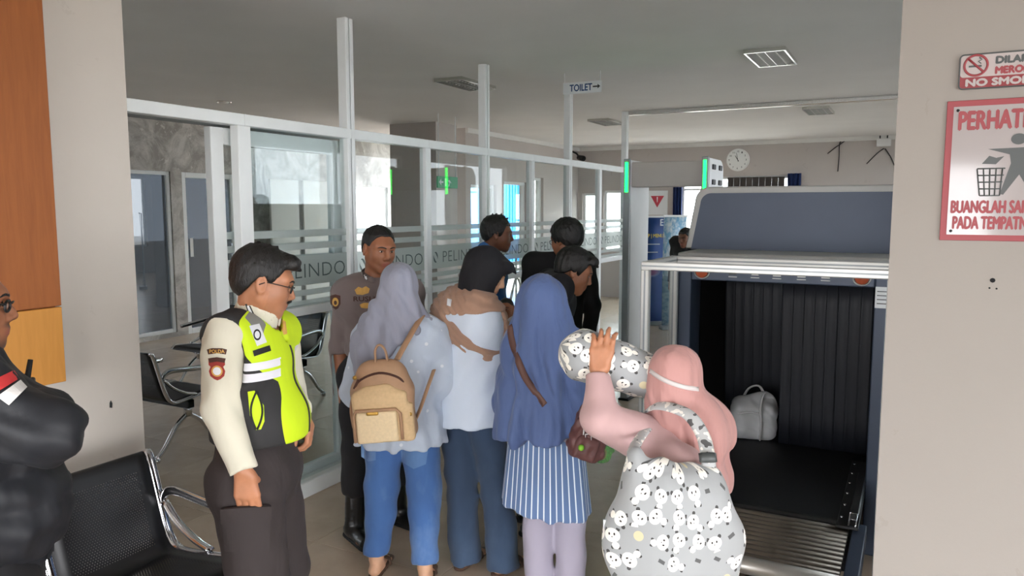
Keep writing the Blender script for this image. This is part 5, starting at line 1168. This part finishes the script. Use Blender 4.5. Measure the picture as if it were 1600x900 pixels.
# ------------------------------------------------------------------ men in the queue and beyond
def simple_man(label, px, D, phi, H, skin, shirt, headpx, look, hairkw, lean=0, short=False, width=1.0, neck=None, trous='trousers_black', gl=False, base_y=0, eyes=True):
    b = hd(px, 600, D); P = Person(label, (b[0], b[1]), phi, H, skin, lean=lean, width=width); J = P.J
    if headpx is not None: J['head'] = P.L(headpx[0], headpx[1], headpx[2] if len(headpx) > 2 else D)
    if neck is not None: J['neck'] = P.L(neck[0], neck[1], neck[2] if len(neck) > 2 else D)
    P.look(*look); P.body(h=.014, hf=.0055)
    if eyes: P.eyes()
    P.hair(**hairkw)
    if gl: glasses(P)
    S = Shape(); torso(S, P, .014, hem=.88, bell=.01); S.cut(P.J['pel']+(0, 0, .0), P.Lr@np.array((0, 0, -1)), .01, lo=(-.22, -.4, .5), hi=(.22, .4, .93))
    for n_ in 'RL':
        if short: u = P.u; a, e = J['sh'+n_], J['el'+n_]; S.cap(a, a+(e-a)*.75, .066*u, .062*u, k=.03, flat='b')
        else: sleeve(S, P, n_)
    S.cap(J['neck'], P.h((0, 0, -.08)), .064, .056, op='s', k=.004); S.disp(wob(int(px), .005, (.06, .16))); P.part('shirt', S, shirt, .012)
    S = Shape(); c = J['neck']; a0 = unit(P.h((0, -.018, -.03))-c); S.cap(c-a0*.02, c+a0*.012, .075*P.u, .068*P.u, flat='b', k=0); S.cap(c-a0*.05, c+a0*.05, .06*P.u, .058*P.u, op='s', k=.003); P.part('neckband', S, shirt, .008)
    pants(P, trous, (.1, .08, .07), .06, 1.0, seed=int(px)+1, fold=.006); boots(P, top=.12)
    return P
simple_man('man in a black shirt bending his head down beside the blue hijab', 838, 4.02, 8, 1.66, 'skin_brown', 'shirt_black', (897, 424, 3.98), (4, -24), dict(front=.07, side=.0, back=-.05, vol=.016, fringe=.006, tuft=.005, seed=14), lean=13, neck=(872, 468, 4.0))
simple_man('man in a black tee with glasses seen from behind', 872, 4.8, 112, 1.72, 'skin_brown', 'shirt_black', (884, 375, 4.75), (138, -12), dict(front=.06, side=-.02, back=-.075, vol=.022, tuft=.006, seed=15, burn=.0), gl=True, neck=(878, 415, 4.8))
simple_man('man with spiky black hair in a bright blue shirt in profile', 765, 5.15, 4, 1.72, 'skin_dark', 'shirt_blue', (777, 366, 5.15), (2, -6), dict(front=.065, side=-.005, back=-.055, vol=.012, spike=.014, tuft=.005, seed=16))
simple_man('man with dark hair peering past the scanner hood beside the banners', 1072, 9.3, -118, 1.64, 'skin_dark', 'shirt_black', (1071, 372, 9.2), (-125, -10), dict(front=.07, side=.0, back=-.05, vol=.014, seed=17), lean=8)

# ------------------------------------------------------------------ women of the queue
def hijab(P, S, face=True, vol=0.0, peak=0.0):
    h, hs, R = P.h, P.hs, P.HR
    S.ell(h((0, -.012, .028)), np.array((.090+vol, .109+vol, .100+vol))*hs, R, k=.02); S.ell(h((0, .015, -.03)), np.array((.082+vol, .092+vol, .098))*hs, R, k=.03)
    S.cap(h((0, -.02, -.05)), P.J['neck']+P.Lr@np.array((0, 0, .02)), (.085+vol)*hs, .088*P.u, k=.04)
    if peak: S.cap(h((-.05, .08, .07)), h((.05, .08, .07)), .03*hs, k=.03); S.cap(h((-.03, .1, .065)), h((.03, .1, .065)), .018*hs, .018*hs, k=.03); S.cap(h((0, .1, .07)), h((0, .1+peak, .06)), .02*hs, .008*hs, sq=(1, 1, 1), k=.03)
def face_hole(P, S, ry=.08, rx=.058):
    S.ell(P.h((0, .115, -.022)), np.array((rx, .07, ry))*P.hs, P.HR, k=.012, op='s')
def strip_on(name, target, P, pts, D, w, m, parent, off=.004, thick=.003):
    """flat strap laid over a garment through photo pixels"""
    bm = bmesh.new(); bm.from_mesh(target.data); bv = BVHTree.FromBMesh(bm); bm.free(); c = []
    px = smooth_path([(x, y, 0) for x, y in pts], 6); T_ = P.Lw(target.parent.location) if False else None
    for q in px:
        d = unit(P.R.T@ray(q[0], q[1])); cam_l = P.Lw(_C); hit = bv.ray_cast(Vector(cam_l), Vector(d))
        if hit[0]: c.append((np.array(hit[0])-d*off, np.array(hit[1])))
    v = []; f = []
    for i, (p, n) in enumerate(c):
        t_ = unit(c[min(i+1, len(c)-1)][0]-c[max(i-1, 0)][0]); sd = unit(np.cross(n, t_)); v += [p+sd*w/2, p-sd*w/2]
    for i in range(len(c)-1): f.append((2*i, 2*i+1, 2*i+3, 2*i+2))
    o_ = link(name, mesh_from(name, v, f, True), m, parent); md = o_.modifiers.new('t', 'SOLIDIFY'); md.thickness = thick
    return o_

def woman_backpack():
    D = 3.5; b = hd(628, 700, D); P = Person('woman in a lilac hijab and pale flowered blouse seen from behind', (b[0], b[1]), 84, 1.53, 'skin_light', width=1.0); L, J = P.L, P.J
    J['head'] = L(624, 450, D+.02); P.hs = .93; P.look(68, -12); J['neck'] = L(622, 500, D)
    J['shR'] = L(678, 527, D); J['elR'] = L(690, 592, D+.03); J['wrR'] = L(668, 565, D+.19); J['shL'] = L(574, 527, D); J['elL'] = L(560, 610, D+.02); J['wrL'] = L(590, 590, D+.19)
    J['ankL'] = L(588, 872, D-.02); J['ankL'][2] = .085; J['kneeL'] = L(598, 775, D+.02); J['kneeL'][2] = .43; J['ankR'] = L(664, 905, D-.12); J['ankR'][2] = .085; J['kneeR'] = L(663, 780, D-.02); J['kneeR'][2] = .43
    P.footdir = {'R': unit((.1, 1, 0)), 'L': unit((.2, 1, 0))}
    P.body(h=.014, hf=.006); P.eyes()
    pants(P, 'jeans_mid', (.104, .09, .066), .115, .95, seed=21, fold=.006, name='jeans'); sandals(P)
    S = Shape(); torso(S, P, .022, bell=.095, hem=.66)
    for n_ in 'RL': S.cap(J['sh'+n_], J['el'+n_], .068, .088, k=.03); S.cap(J['el'+n_], J['el'+n_]+(J['wr'+n_]-J['el'+n_])*.8, .08, .04, k=.03, flat='b')
    S.cap(J['neck'], P.h((0, 0, -.06)), .06, .05, op='s', k=.004); S.cut((0, 0, .655), (0, 0, -1), .008, lo=(-.6, -.6, 0), hi=(.6, .6, .7)); S.disp(pleats(0, 0, 9, .010, 1.1, .66, 4, .15)); S.disp(wob(24, .006, (.05, .12)))
    bl = P.part('blouse', S, 'blouse_flower', .009)
    S = Shape(); hijab(P, S); u = P.u; R = P.Lr
    S.cap(J['neck']+(0, -.02, .0), J['chest']+(-.03, -.075, -.04), .105, .13, sq=(1.15, .62, 1), k=.06); S.cap(J['shL']+(.03, 0, .02), J['shR']+(-.03, 0, .02), .072, k=.05); S.cap(J['neck']+(-.03, -.06, 0), J['chest']+(-.08, -.10, -.16), .09, .09, sq=(1.2, .5, 1), k=.05)
    face_hole(P, S); S.cut((-.17, 0, 1.0), (.30, 0, -.40), .01); S.disp(pleats(0, .03, 8, .013, 1.36, 1.1, 6, .25)); S.disp(wob(26, .004, (.05, .1), (1.5, 1.5, .5))); S.disp(creases((.8, 0, .6), .075, .008, 1.0, 1.42, 2)); P.part('hijab', S, 'hijab_lilac', .008)
    decal(P, 'back_pocket', [o_ for o_ in P.e.children if o_.name.startswith('jeans')][0], 646, 714, D-.1, 'jeans_pocket', [(-21, -16), (24, -12), (20, 12), (0, 20), (-20, 8)], off=.005); decal(P, 'back_pocket', [o_ for o_ in P.e.children if o_.name.startswith('jeans')][0], 578, 706, D-.1, 'jeans_pocket', [(-14, -14), (10, -12), (9, 14), (-3, 16), (-14, 8)], off=.005)
    # backpack on her back
    mat('pack_beige', (208, 178, 136), .75, 0, .06, 90, .2, 260); mat('pack_panel', (222, 200, 162), .75, 0, .06, 90, .2, 260); mat('pack_tan', (172, 136, 106), .65, 0, .05, 30, .1, 120)
    DB = 3.235; c = hd(599, 626, DB); e = empty('backpack', tuple(c), P.rz, 'small beige and tan backpack worn over the pale blouse', 'backpack'); k = DB/F_PX; tl = rotm(0, -4, 0)
    def q(x, y, dep=0): return tl@np.array(((x-599)*k, -dep, -(y-626)*k))      # local: +x right, -y towards the viewer
    def pk(name, S, m, h=.007, parent=None): return link(name, S.mesh(name, h), m, parent or e)
    S = Shape(); S.cap(q(588, 590), q(611, 590), .086, .084, sq=(1, .62, 1), k=.04); S.rbox(q(599, 645), (.134, .058, .125), .04, tl, k=.05); S.cap(q(572, 670), q(628, 672), .052, sq=(1, 1.05, .75), k=.03); S.disp(wob(2, .004, (.08, .16))); bd = pk('pack_body', S, 'pack_tan')
    S = Shape(); S.rbox(q(597, 648, .06), (.115, .016, .108), .014, tl, k=.02); S.cap(q(580, 612, .056), q(606, 610, .056), .045, sq=(1, .4, 1), k=.04); S.rbox(q(640, 658, .035), (.02, .03, .085), .014, tl, k=.02); pn = pk('front_panel', S, 'pack_beige')
    S = Shape(); S.rbox(q(590, 660, .076), (.089, .014, .07), .013, tl, k=.01); pp = pk('front_pocket', S, 'pack_panel', .006)
    tube('pocket_trim', [q(*p) for p in ((555, 682, .085), (555, 640, .088), (560, 632, .09), (622, 633, .09), (628, 640, .088), (628, 682, .085))], .007, 'pack_tan', pp, 8)
    S = Shape(); S.rbox(q(585, 637, .092), (.026, .004, .009), .004, tl); pk('name_plate', S, 'metal_gold', .004)
    tube('zip', smooth_path([q(*p) for p in ((556, 610, .03), (566, 588, .045), (598, 577, .05), (628, 587, .045), (640, 606, .03))]), .005, 'patch_brown', e, 6); tube('zip_pull', [q(566, 584, .06), q(558, 598, .058)], .004, 'patch_brown', e, 6)
    tube('handle', smooth_path([q(593, 562, .01), q(594, 543, .01), q(601, 535, .01), q(609, 543, .01), q(612, 562, .01)]), .009, 'pack_tan', e, 8, sq=(1.3, .6))
    def wp(x, y, Dp): return P.R.T@(hd(x, y, Dp)-c)
    tube('shoulder_strap', smooth_path([wp(620, 562, 3.26), wp(632, 540, 3.3), wp(648, 512, 3.36), wp(658, 496, 3.44), wp(662, 492, 3.52)]), .013, 'pack_tan', e, 8, sq=(1.4, .4))
    tube('lower_strap', smooth_path([wp(643, 668, 3.27), wp(656, 640, 3.29), wp(668, 606, 3.33), wp(678, 578, 3.38)]), .012, 'pack_tan', e, 8, sq=(1.4, .4)); tube('lower_strap', smooth_path([wp(556, 668, 3.28), wp(552, 640, 3.32), wp(556, 610, 3.38)]), .012, 'pack_tan', e, 8, sq=(1.4, .4))
    for p in ((561, 581, .05), (642, 645, .055)): tube('stud', [q(*p), q(p[0], p[1], p[2]+.012)], .009, 'metal_gold', e, 10)
woman_backpack()

def woman_baby():
    D = 3.6; b = hd(733, 700, D); P = Person('woman in a black hijab and pale blue shirt carrying a baby in a sling', (b[0], b[1]), 50, 1.61, 'skin_light', width=.84); L, J = P.L, P.J
    J['head'] = L(758, 425, D); P.hs = .96; P.look(-6, -26); J['neck'] = L(738, 482, D)
    J['shR'] = L(757, 514, D-.08); J['elR'] = L(768, 600, D-.02); J['wrR'] = L(795, 560, D+.18); J['shL'] = L(712, 508, D+.1); J['elL'] = L(705, 590, D+.15); J['wrL'] = L(770, 560, D+.3)
    J['ankL'] = L(726, 872, 3.57); J['ankL'][2] = .085; J['kneeL'] = L(720, 775, 3.58); J['kneeL'][2] = .46; J['ankR'] = L(786, 885, 3.5); J['ankR'][2] = .085; J['kneeR'] = L(775, 775, 3.55); J['kneeR'][2] = .46
    P.body(h=.014, hf=.0055); P.eyes()
    pants(P, 'jeans_dark', (.1, .078, .062), .03, .97, flare=.02, seed=31, fold=.008, name='jeans'); sandals(P)
    S = Shape(); torso(S, P, .034, bell=.11, hem=.72); sleeve(S, P, 'R', (.07, .062, .05)); sleeve(S, P, 'L', (.07, .06, .05)); S.cap(J['neck'], P.h((0, 0, -.06)), .06, .05, op='s', k=.004); S.cut((0, 0, .73), (0, 0, -1), .01, lo=(-.6, -.6, 0), hi=(.6, .6, .8)); S.disp(wob(33, .008, (.07, .18), (1, 1, .6)))
    P.part('shirt', S, 'shirt_pale_blue', .01)
    S = Shape(); hijab(P, S, peak=.04, vol=.003); face_hole(P, S, .078, .056); S.cut(J['neck']+(0, 0, -.02), P.Lr@np.array((0, 0, -1)), .02); S.disp(wob(35, .003, (.05, .1))); P.part('hijab', S, 'hijab_black', .007)
    # baby sling: cloth over the shoulders and a band across the back
    S = Shape(); torso(S, P, .05, hem=1.0); S.cap(J['neck'], P.h((0, 0, -.06)), .075, .07, op='s', k=.004)
    for n_ in 'RL': S.cap(J['sh'+n_], J['sh'+n_]+(J['el'+n_]-J['sh'+n_])*.25, .088, .08, k=.03)
    u = P.u
    def reg(X, Y, Z):
        top = (1.262+.10*np.clip(X, -.2, .2)*1.0+.04*np.clip(-X-.06, 0, .2)*-4)-Z; band = np.abs((Z-1.22)+.78*(X+.05))*.79-.042; band = np.maximum(band, Y-.06)
        front = np.maximum(np.abs((Z-1.12)-.5*X)*.9-.11, .02-Y)
        return np.minimum(np.minimum(top, band), front)
    S.keep(reg, .008); S.disp(lambda X, Y, Z: .004*np.sin((Z+.7*X)*150+3*np.sin(X*20))); S.disp(wob(37, .004, (.04, .09))); sl = P.part('baby_sling', S, 'sling_brown', .008)
    decal(P, 'label_tag', sl, 702, 473, 3.5, 'patch_white', [(-3, -7), (4, -5), (2, 6), (-4, 4)], off=.004, parent=sl)
    # the baby against her chest
    c = hd(793, 520, 3.66); B = Person('baby with dark hair resting in the brown sling', (c[0], c[1], .67), -120, .62, 'skin_brown', cat='baby'); B.J['head'] = B.L(791, 484, 3.66); B.hs = .46; B.look(-104, 4, 6); B.J['neck'] = B.J['head']+(0, -.01, -.055)
    B.body(h=.008, hf=.0035, feet=False, hands=''); B.eyes(); B.hair(front=.07, side=.03, back=-.04, vol=.004, tuft=.001, h=.004, burn=0)
    S = Shape(); S.cap(B.J['neck']+(0, -.0, -.05), B.J['pel']+(0, .0, -.02), .085, .095, k=.03); S.cap(B.J['pel'], (0, .02, .05), .08, .06, k=.03); S.disp(wob(3, .003, (.03, .07))); B.part('swaddle', S, 'cloth_white', .008)
woman_baby()

def woman_blue():
    D = 3.32; b = hd(852, 700, D); P = Person('woman in a long blue hijab and striped tunic seen from behind', (b[0], b[1]), 76, 1.475, 'skin_light'); L, J = P.L, P.J
    J['head'] = L(849, 474, D+.02); P.hs = .95; P.look(64, -14); J['neck'] = L(845, 525, D)
    J['shR'] = L(886, 548, D-.02); J['shL'] = L(816, 548, D+.05); J['elR'] = L(893, 620, D+.06); J['elL'] = L(800, 625, D+.12); J['wrR'] = L(890, 600, D+.28); J['wrL'] = L(810, 600, D+.34)
    J['ankL'] = L(842, 905, D); J['ankL'][2] = .08; J['kneeL'] = L(840, 815, D); J['kneeL'][2] = .42; J['ankR'] = L(893, 905, D-.05); J['ankR'][2] = .08; J['kneeR'] = L(890, 815, D); J['kneeR'][2] = .42
    P.body(h=.014, hf=.006); P.eyes(); pants(P, 'trousers_lilac', (.105, .082, .075), .03, .9, seed=41, fold=.006); sandals(P)
    S = Shape(); torso(S, P, .006, bell=.105, hem=.41); 
    for n_ in 'RL': sleeve(S, P, n_, (.05, .05, .045))
    S.cap(J['neck'], P.h((0, 0, -.06)), .06, .05, op='s', k=.004); S.cut((0, 0, .405), (-.13, 0, -1), .006, lo=(-.6, -.6, 0), hi=(.6, .6, .5)); S.disp(pleats(0, 0, 8, .006, .9, .42, 9, .1)); tn = P.part('tunic', S, 'tunic_stripes', .009)
    q = coords(tn.data); an = np.arctan2(q[:, 0], -q[:, 1]); attr(tn.data, 'st', an*(.155+.05*np.clip((.8-q[:, 2])/.4, 0, 1)*0)+5)
    S = Shape(); hijab(P, S, vol=.006); 
    S.cap(J['neck']+(0, -.02, -.0), J['pel']+(0, -.03, -.03), .10, .205, sq=(1.08, .74, 1), k=.06); S.cap(P.h((0, -.03, -.01)), J['chest']+(0, -.03, -.02), .102, .16, sq=(1.05, .78, 1), k=.05); S.cap(J['shL'], J['shR'], .07, k=.07); S.cap(J['chest']+(.0, .02, 0), J['pel']+(0.0, .04, .02), .16, .215, sq=(1.06, .72, 1), k=.05)
    for n_ in 'RL': S.cap(J['sh'+n_], J['el'+n_], .07, .092, k=.06)
    face_hole(P, S); S.cut((0, 0, .745), (.10, 0, -1), .008, lo=(-.7, -.7, 0), hi=(.7, .7, 1.0)); S.cut((.2, 0, .80), (.62, 0, -1), .01, lo=(.0, -.7, 0), hi=(.7, .7, 1.1)); S.disp(pleats(0, .02, 8, .02, 1.32, .75, 12, .22)); S.disp(wob(43, .004, (.06, .14), (1.5, 1.5, .4))); S.disp(creases((1, 0, .22), .10, .014, .7, 1.3, 5))
    hj = P.part('hijab', S, 'hijab_blue', .009)
    # brown shoulder bag on her right hip and its strap over the hijab
    mat('bag_maroon', (98, 62, 60), .55, 0, .1, 12, .25, 60); mat('strap_brown', (96, 66, 58), .6, 0, .05); mat('charm_green', (128, 190, 50), .5)
    DB = 3.1; c = hd(919, 684, DB); e = empty('shoulder_bag', tuple(c), P.rz, 'brown maroon shoulder bag with metal clasps on hip of striped tunic', 'bag'); k = DB/F_PX
    def q3(x, y, dep=0): return P.R.T@(_rt*(x-917)*k-_hf*dep)+np.array((0, 0, -(y-682)*k))
    S = Shape(); Rb = P.R.T@np.array(rotm(0, 0, 28))@rotm(0, 20, 0)
    S.rbox(q3(922, 672), (.078, .05, .105), .03, Rb, k=.03); S.rbox(q3(914, 692, .02), (.062, .045, .06), .03, Rb, k=.03); S.disp(lambda X, Y, Z: .003*np.sin(X*130+2*np.sin(Z*60))); S.disp(wob(5, .005, (.03, .08))); link('bag_body', S.mesh('bag_body', .006), 'bag_maroon', e)
    S = Shape(); S.rbox(q3(911, 693, .062), (.05, .018, .05), .016, Rb, k=.02); S.disp(wob(6, .004, (.02, .05))); link('front_pocket', S.mesh('front_pocket', .006), 'bag_maroon', e)
    for x in (911, 922): tube('strap_loop', smooth_path([q3(x-4, 676, .06), q3(x-2, 655, .055), q3(x+3, 645, .04)]), .004, 'metal_silver', e, 6)
    tube('buckle', [q3(x, y, .07) for x, y in ((910, 668), (919, 668), (919, 678), (910, 678))], .003, 'metal_silver', e, 6, True)
    bm = bmesh.new(); bmesh.ops.create_uvsphere(bm, u_segments=12, v_segments=8, radius=.013); link('charm', bm_mesh('charm', bm, True), 'charm_green', e, tuple(q3(903, 688, .085)))
    st = strip_on('shoulder_strap', hj, P, [(796, 508), (799, 530), (808, 560), (820, 588), (836, 612), (851, 633)], D, .03, 'strap_brown', None); st.parent = e; st.location = -Vector(P.R.T@(c-P.base))
    # green plastic bag hanging beside it
    film('plastic_green', (88, 176, 70), .45); mat('snack_beige', (196, 172, 142), .6, 0, .2, 40)
    c = hd(940, 700, 3.34); g = empty('plastic_bag', tuple(c), 0, 'thin green plastic bag with snacks hanging behind the shoulder bag', 'bag'); k = 3.34/F_PX
    S = Shape(); S.ell((0, 0, -.0), (.055, .045, .07), k=.02); S.cap((.005, 0, .05), (-.02, 0, .13), .03, .008, k=.03); S.disp(wob(9, .007, (.02, .06))); link('bag_skin', S.mesh('bag_skin', .006), 'plastic_green', g)
    S = Shape(); S.ell((-.01, 0, -.025), (.036, .028, .03), k=.02); S.disp(wob(10, .005, (.02, .04))); link('contents', S.mesh('contents', .006), 'snack_beige', g)
woman_blue()

def woman_pink():
    D = 2.42; b = hd(1062, 700, D); P = Person('woman in a pink hijab and pale pink blouse loading bags at the scanner', (b[0], b[1]), 48, 1.36, 'skin_tan'); L, J = P.L, P.J
    J['head'] = L(1056, 592, D); P.hs = .86; P.look(52, -14, 0); J['neck'] = L(1062, 652, D)
    J['shL'] = L(1018, 690, D-.04); J['elL'] = L(938, 655, D-.12); J['wrL'] = L(934, 583, D-.04); J['shR'] = L(1100, 682, D+.02); J['elR'] = L(1095, 720, D+.16); J['wrR'] = L(1060, 640, D+.3)
    J['chest'] = L(1062, 735, D+.03); J['waist'] = L(1062, 830, D+.06)
    P.hands['L'] = dict(d=P.R.T@(np.array((0, 0, 1.0))+_rt*.18+_hf*.15), n=P.R.T@(_hf+_rt*.15), curl=(8, 28, 25), tw=.25, tn=.8, spread=1.1, size=1.12)
    P.body(h=.013, hf=.0048); P.eyes(); pants(P, 'trousers_black', (.1, .08, .075), .03, .9, seed=51); sandals(P)
    S = Shape(); torso(S, P, .02, bell=.03, hem=.6); S.cap(J['shL'], J['elL'], .078, .06, k=.03); S.ell(L(1050, 722, D-.16), (.10, .07, .07), k=.05); S.ell(L(1070, 733, D-.2), (.07, .05, .05), k=.05); S.cap(J['elL'], J['elL']+(J['wrL']-J['elL'])*.97, .056, .04, k=.02, flat='b'); S.cap(J['shR'], J['elR'], .062, .056, k=.03); S.cap(J['elR'], J['wrR'], .054, .042, k=.02, flat='b')
    S.cap(J['neck'], P.h((0, 0, -.06)), .055, .05, op='s', k=.004); S.cut((0, 0, .62), (0, 0, -1), .02, lo=(-.5, -.5, 0), hi=(.5, .5, .8)); S.disp(wob(53, .005, (.06, .16))); P.part('blouse', S, 'blouse_pink', .008)
    S = Shape(); hijab(P, S, vol=.002); S.cap(J['neck']+(0, -.01, .01), J['chest']+P.R.T@(_rt*.05-_hf*.06), .095, .10, sq=(1, 1, 1), k=.05); S.cap(J['neck'], L(1108, 672, D-.02), .08, .075, k=.05); S.cap(L(1100, 655, D-.05), L(1092, 728, D-.1), .06, .045, k=.05); S.cap(L(1110, 660, D), L(1112, 705, D-.05), .05, .035, k=.04)
    face_hole(P, S); S.disp(pleats(float(J['neck'][0]), float(J['neck'][1]), 9, .016, 1.16, .9, 14, .12)); S.disp(wob(55, .003, (.05, .1), (1.5, 1.5, .5))); S.disp(creases((1, .3, .5), .055, .010, .7, 1.2, 8)); hj = P.part('hijab', S, 'hijab_pink', .007)
    # bolster pillow held up in her left hand
    DB = 2.47; c = hd(968, 568, DB); e = empty('bolster_pillow', tuple(c), YAW, 'grey bolster pillow with white bear print held up in one hand', 'pillow'); k = DB/F_PX
    S = Shape(); a, b_ = np.array((-.115, 0, .028)), np.array((.115, 0, -.045)); S.cap(a, b_, .088, .07, k=.02); S.cap(b_, b_+(.04, 0, -.012), .06, .025, k=.02); S.cap((-.04, .03, -.03), (.10, .03, -.085), .05, .04, k=.03); S.disp(wob(61, .004, (.05, .1)))
    bl = link('pillow_cover', S.mesh('pillow_cover', .007), 'bear_print', e); q = coords(bl.data); ax_ = unit(b_-a); attr(bl.data, 'pu', q@ax_); attr(bl.data, 'pv', .085*np.arctan2(q[:, 2]-(q@ax_)*ax_[2], -q[:, 1]))
    st = strip_on('tie_strap', hj, P, [(1012, 577), (1030, 590), (1050, 599), (1070, 605), (1092, 608)], D, .014, 'bear_tie', None, .004, .002); st.parent = e; Mx = Matrix.Translation(c) @ Matrix.Rotation(YAW, 4, 'Z'); st.matrix_local = Mx.inverted() @ (Matrix.Translation(P.base) @ Matrix.Rotation(P.rz, 4, 'Z'))
    # large printed carry bag hanging from her shoulder
    DB = 2.12; c = hd(1054, 820, DB); e = empty('carry_bag', tuple(c), YAW, 'large grey fabric bag printed with white bear faces hanging from her shoulder', 'bag'); k = DB/F_PX
    def w(x, y, dep=0): return np.array(((x-1054)*k, -dep, -(y-820)*k))
    S = Shape(); S.ell(w(1052, 850), (.21, .09, .19), k=.03); S.cap(w(1000, 740), w(1095, 760), .05, .045, sq=(1, .9, 1), k=.08); S.ell(w(1050, 790), (.155, .075, .13), k=.05); S.ell(w(1058, 920), (.17, .08, .12), k=.05); S.cap(w(990, 705), w(1000, 745), .018, .04, k=.04); S.cap(w(1107, 732), w(1100, 770), .02, .045, k=.04)
    S.disp(wob(71, .006, (.07, .2))); S.disp(lambda X, Y, Z: .006*np.sin(X*70+1.5*np.sin(Z*12))*np.clip((Z-.06)*7, 0, 1)); bg_ = link('bag_body', S.mesh('bag_body', .007), 'bear_print', e); q = coords(bg_.data); attr(bg_.data, 'pu', .17*np.arctan2(q[:, 0], .06-q[:, 1])*1.15+3); attr(bg_.data, 'pv', q[:, 2]+3)
    def ws(x, y, Dp): return np.array(Matrix.Rotation(-YAW, 3, 'Z') @ Vector(hd(x, y, Dp)-c))
    tube('bag_strap', smooth_path([ws(1108, 735, 2.12), ws(1106, 712, 2.14), ws(1098, 680, 2.19), ws(1078, 650, 2.24), ws(1050, 637, 2.29), ws(1026, 634, 2.34), ws(1012, 640, 2.42)]), .016, 'bear_strap', e, 8, sq=(1.35, .45)); tube('bag_strap', smooth_path([ws(988, 708, 2.12), ws(996, 690, 2.2), ws(1012, 668, 2.32)]), .013, 'bear_strap', e, 8, sq=(1.3, .5))
    tube('strap_slider', [ws(1107, 722, 2.11), ws(1105, 708, 2.125)], .02, 'grey_print', e, 8, sq=(1.3, .5)); box('label_tag', w(938, 822, .0)-np.array((0, .004, .045)), w(944, 822, .0)+np.array((0, .004, .02)), 'patch_white', e)
cloth('bear_tie', (200, 192, 190), .8, .1); 
t = cloth('bear_strap', (178, 180, 180), .8, .05); n = t.noise(t.coord('Object'), 38, 1); src = t.b.inputs['Base Color'].links[0].from_socket; c1 = t.mix(t.math('GREATER_THAN', n, .60), src, lin((230, 226, 218))); t.l(t.mix(t.math('LESS_THAN', n, .36), c1, lin((80, 80, 80))), t.b.inputs['Base Color'])
woman_pink()

# white bag on the belt
mat('bag_white', (196, 197, 198), .6, 0, .05, 8, .35, 14); mat('bag_white_trim', (214, 214, 214), .55, 0, .03)
e = empty('duffel_bag', (-.82, 4.72, BZ), .25, 'pale grey soft duffel bag lying on the scanner belt', 'bag')
S = Shape(); S.rbox((0, 0, .115), (.13, .10, .112), .05, k=.03); S.cap((-.06, 0, .2), (.06, .02, .24), .06, .05, k=.05); S.ell((-.07, -.07, .1), (.06, .05, .09), k=.03); S.disp(wob(81, .006, (.06, .14))); S.disp(creases((.5, 0, 1), .06, .008, .02, .26, 3)); S.cut((0, 0, .001), (0, 0, -1), .004); link('bag_body', S.mesh('bag_body', .007), 'bag_white', e)
tube('carry_handle', smooth_path([(.03, -.108, .02), (.035, -.118, .12), (.03, -.104, .21), (.05, -.05, .275), (.10, .0, .24), (.135, .03, .14)]), .017, 'bag_white_trim', e, 8, sq=(1.5, .4)); tube('carry_handle', smooth_path([(-.07, .05, .22), (-.03, .03, .30), (.03, .03, .315), (.07, .04, .24)]), .012, 'bag_white_trim', e, 8, sq=(1.4, .5))
tube('seam', smooth_path([(-.10, -.10, .17), (-.03, -.115, .185), (.02, -.11, .18)]), .005, 'bag_white_trim', e, 6)
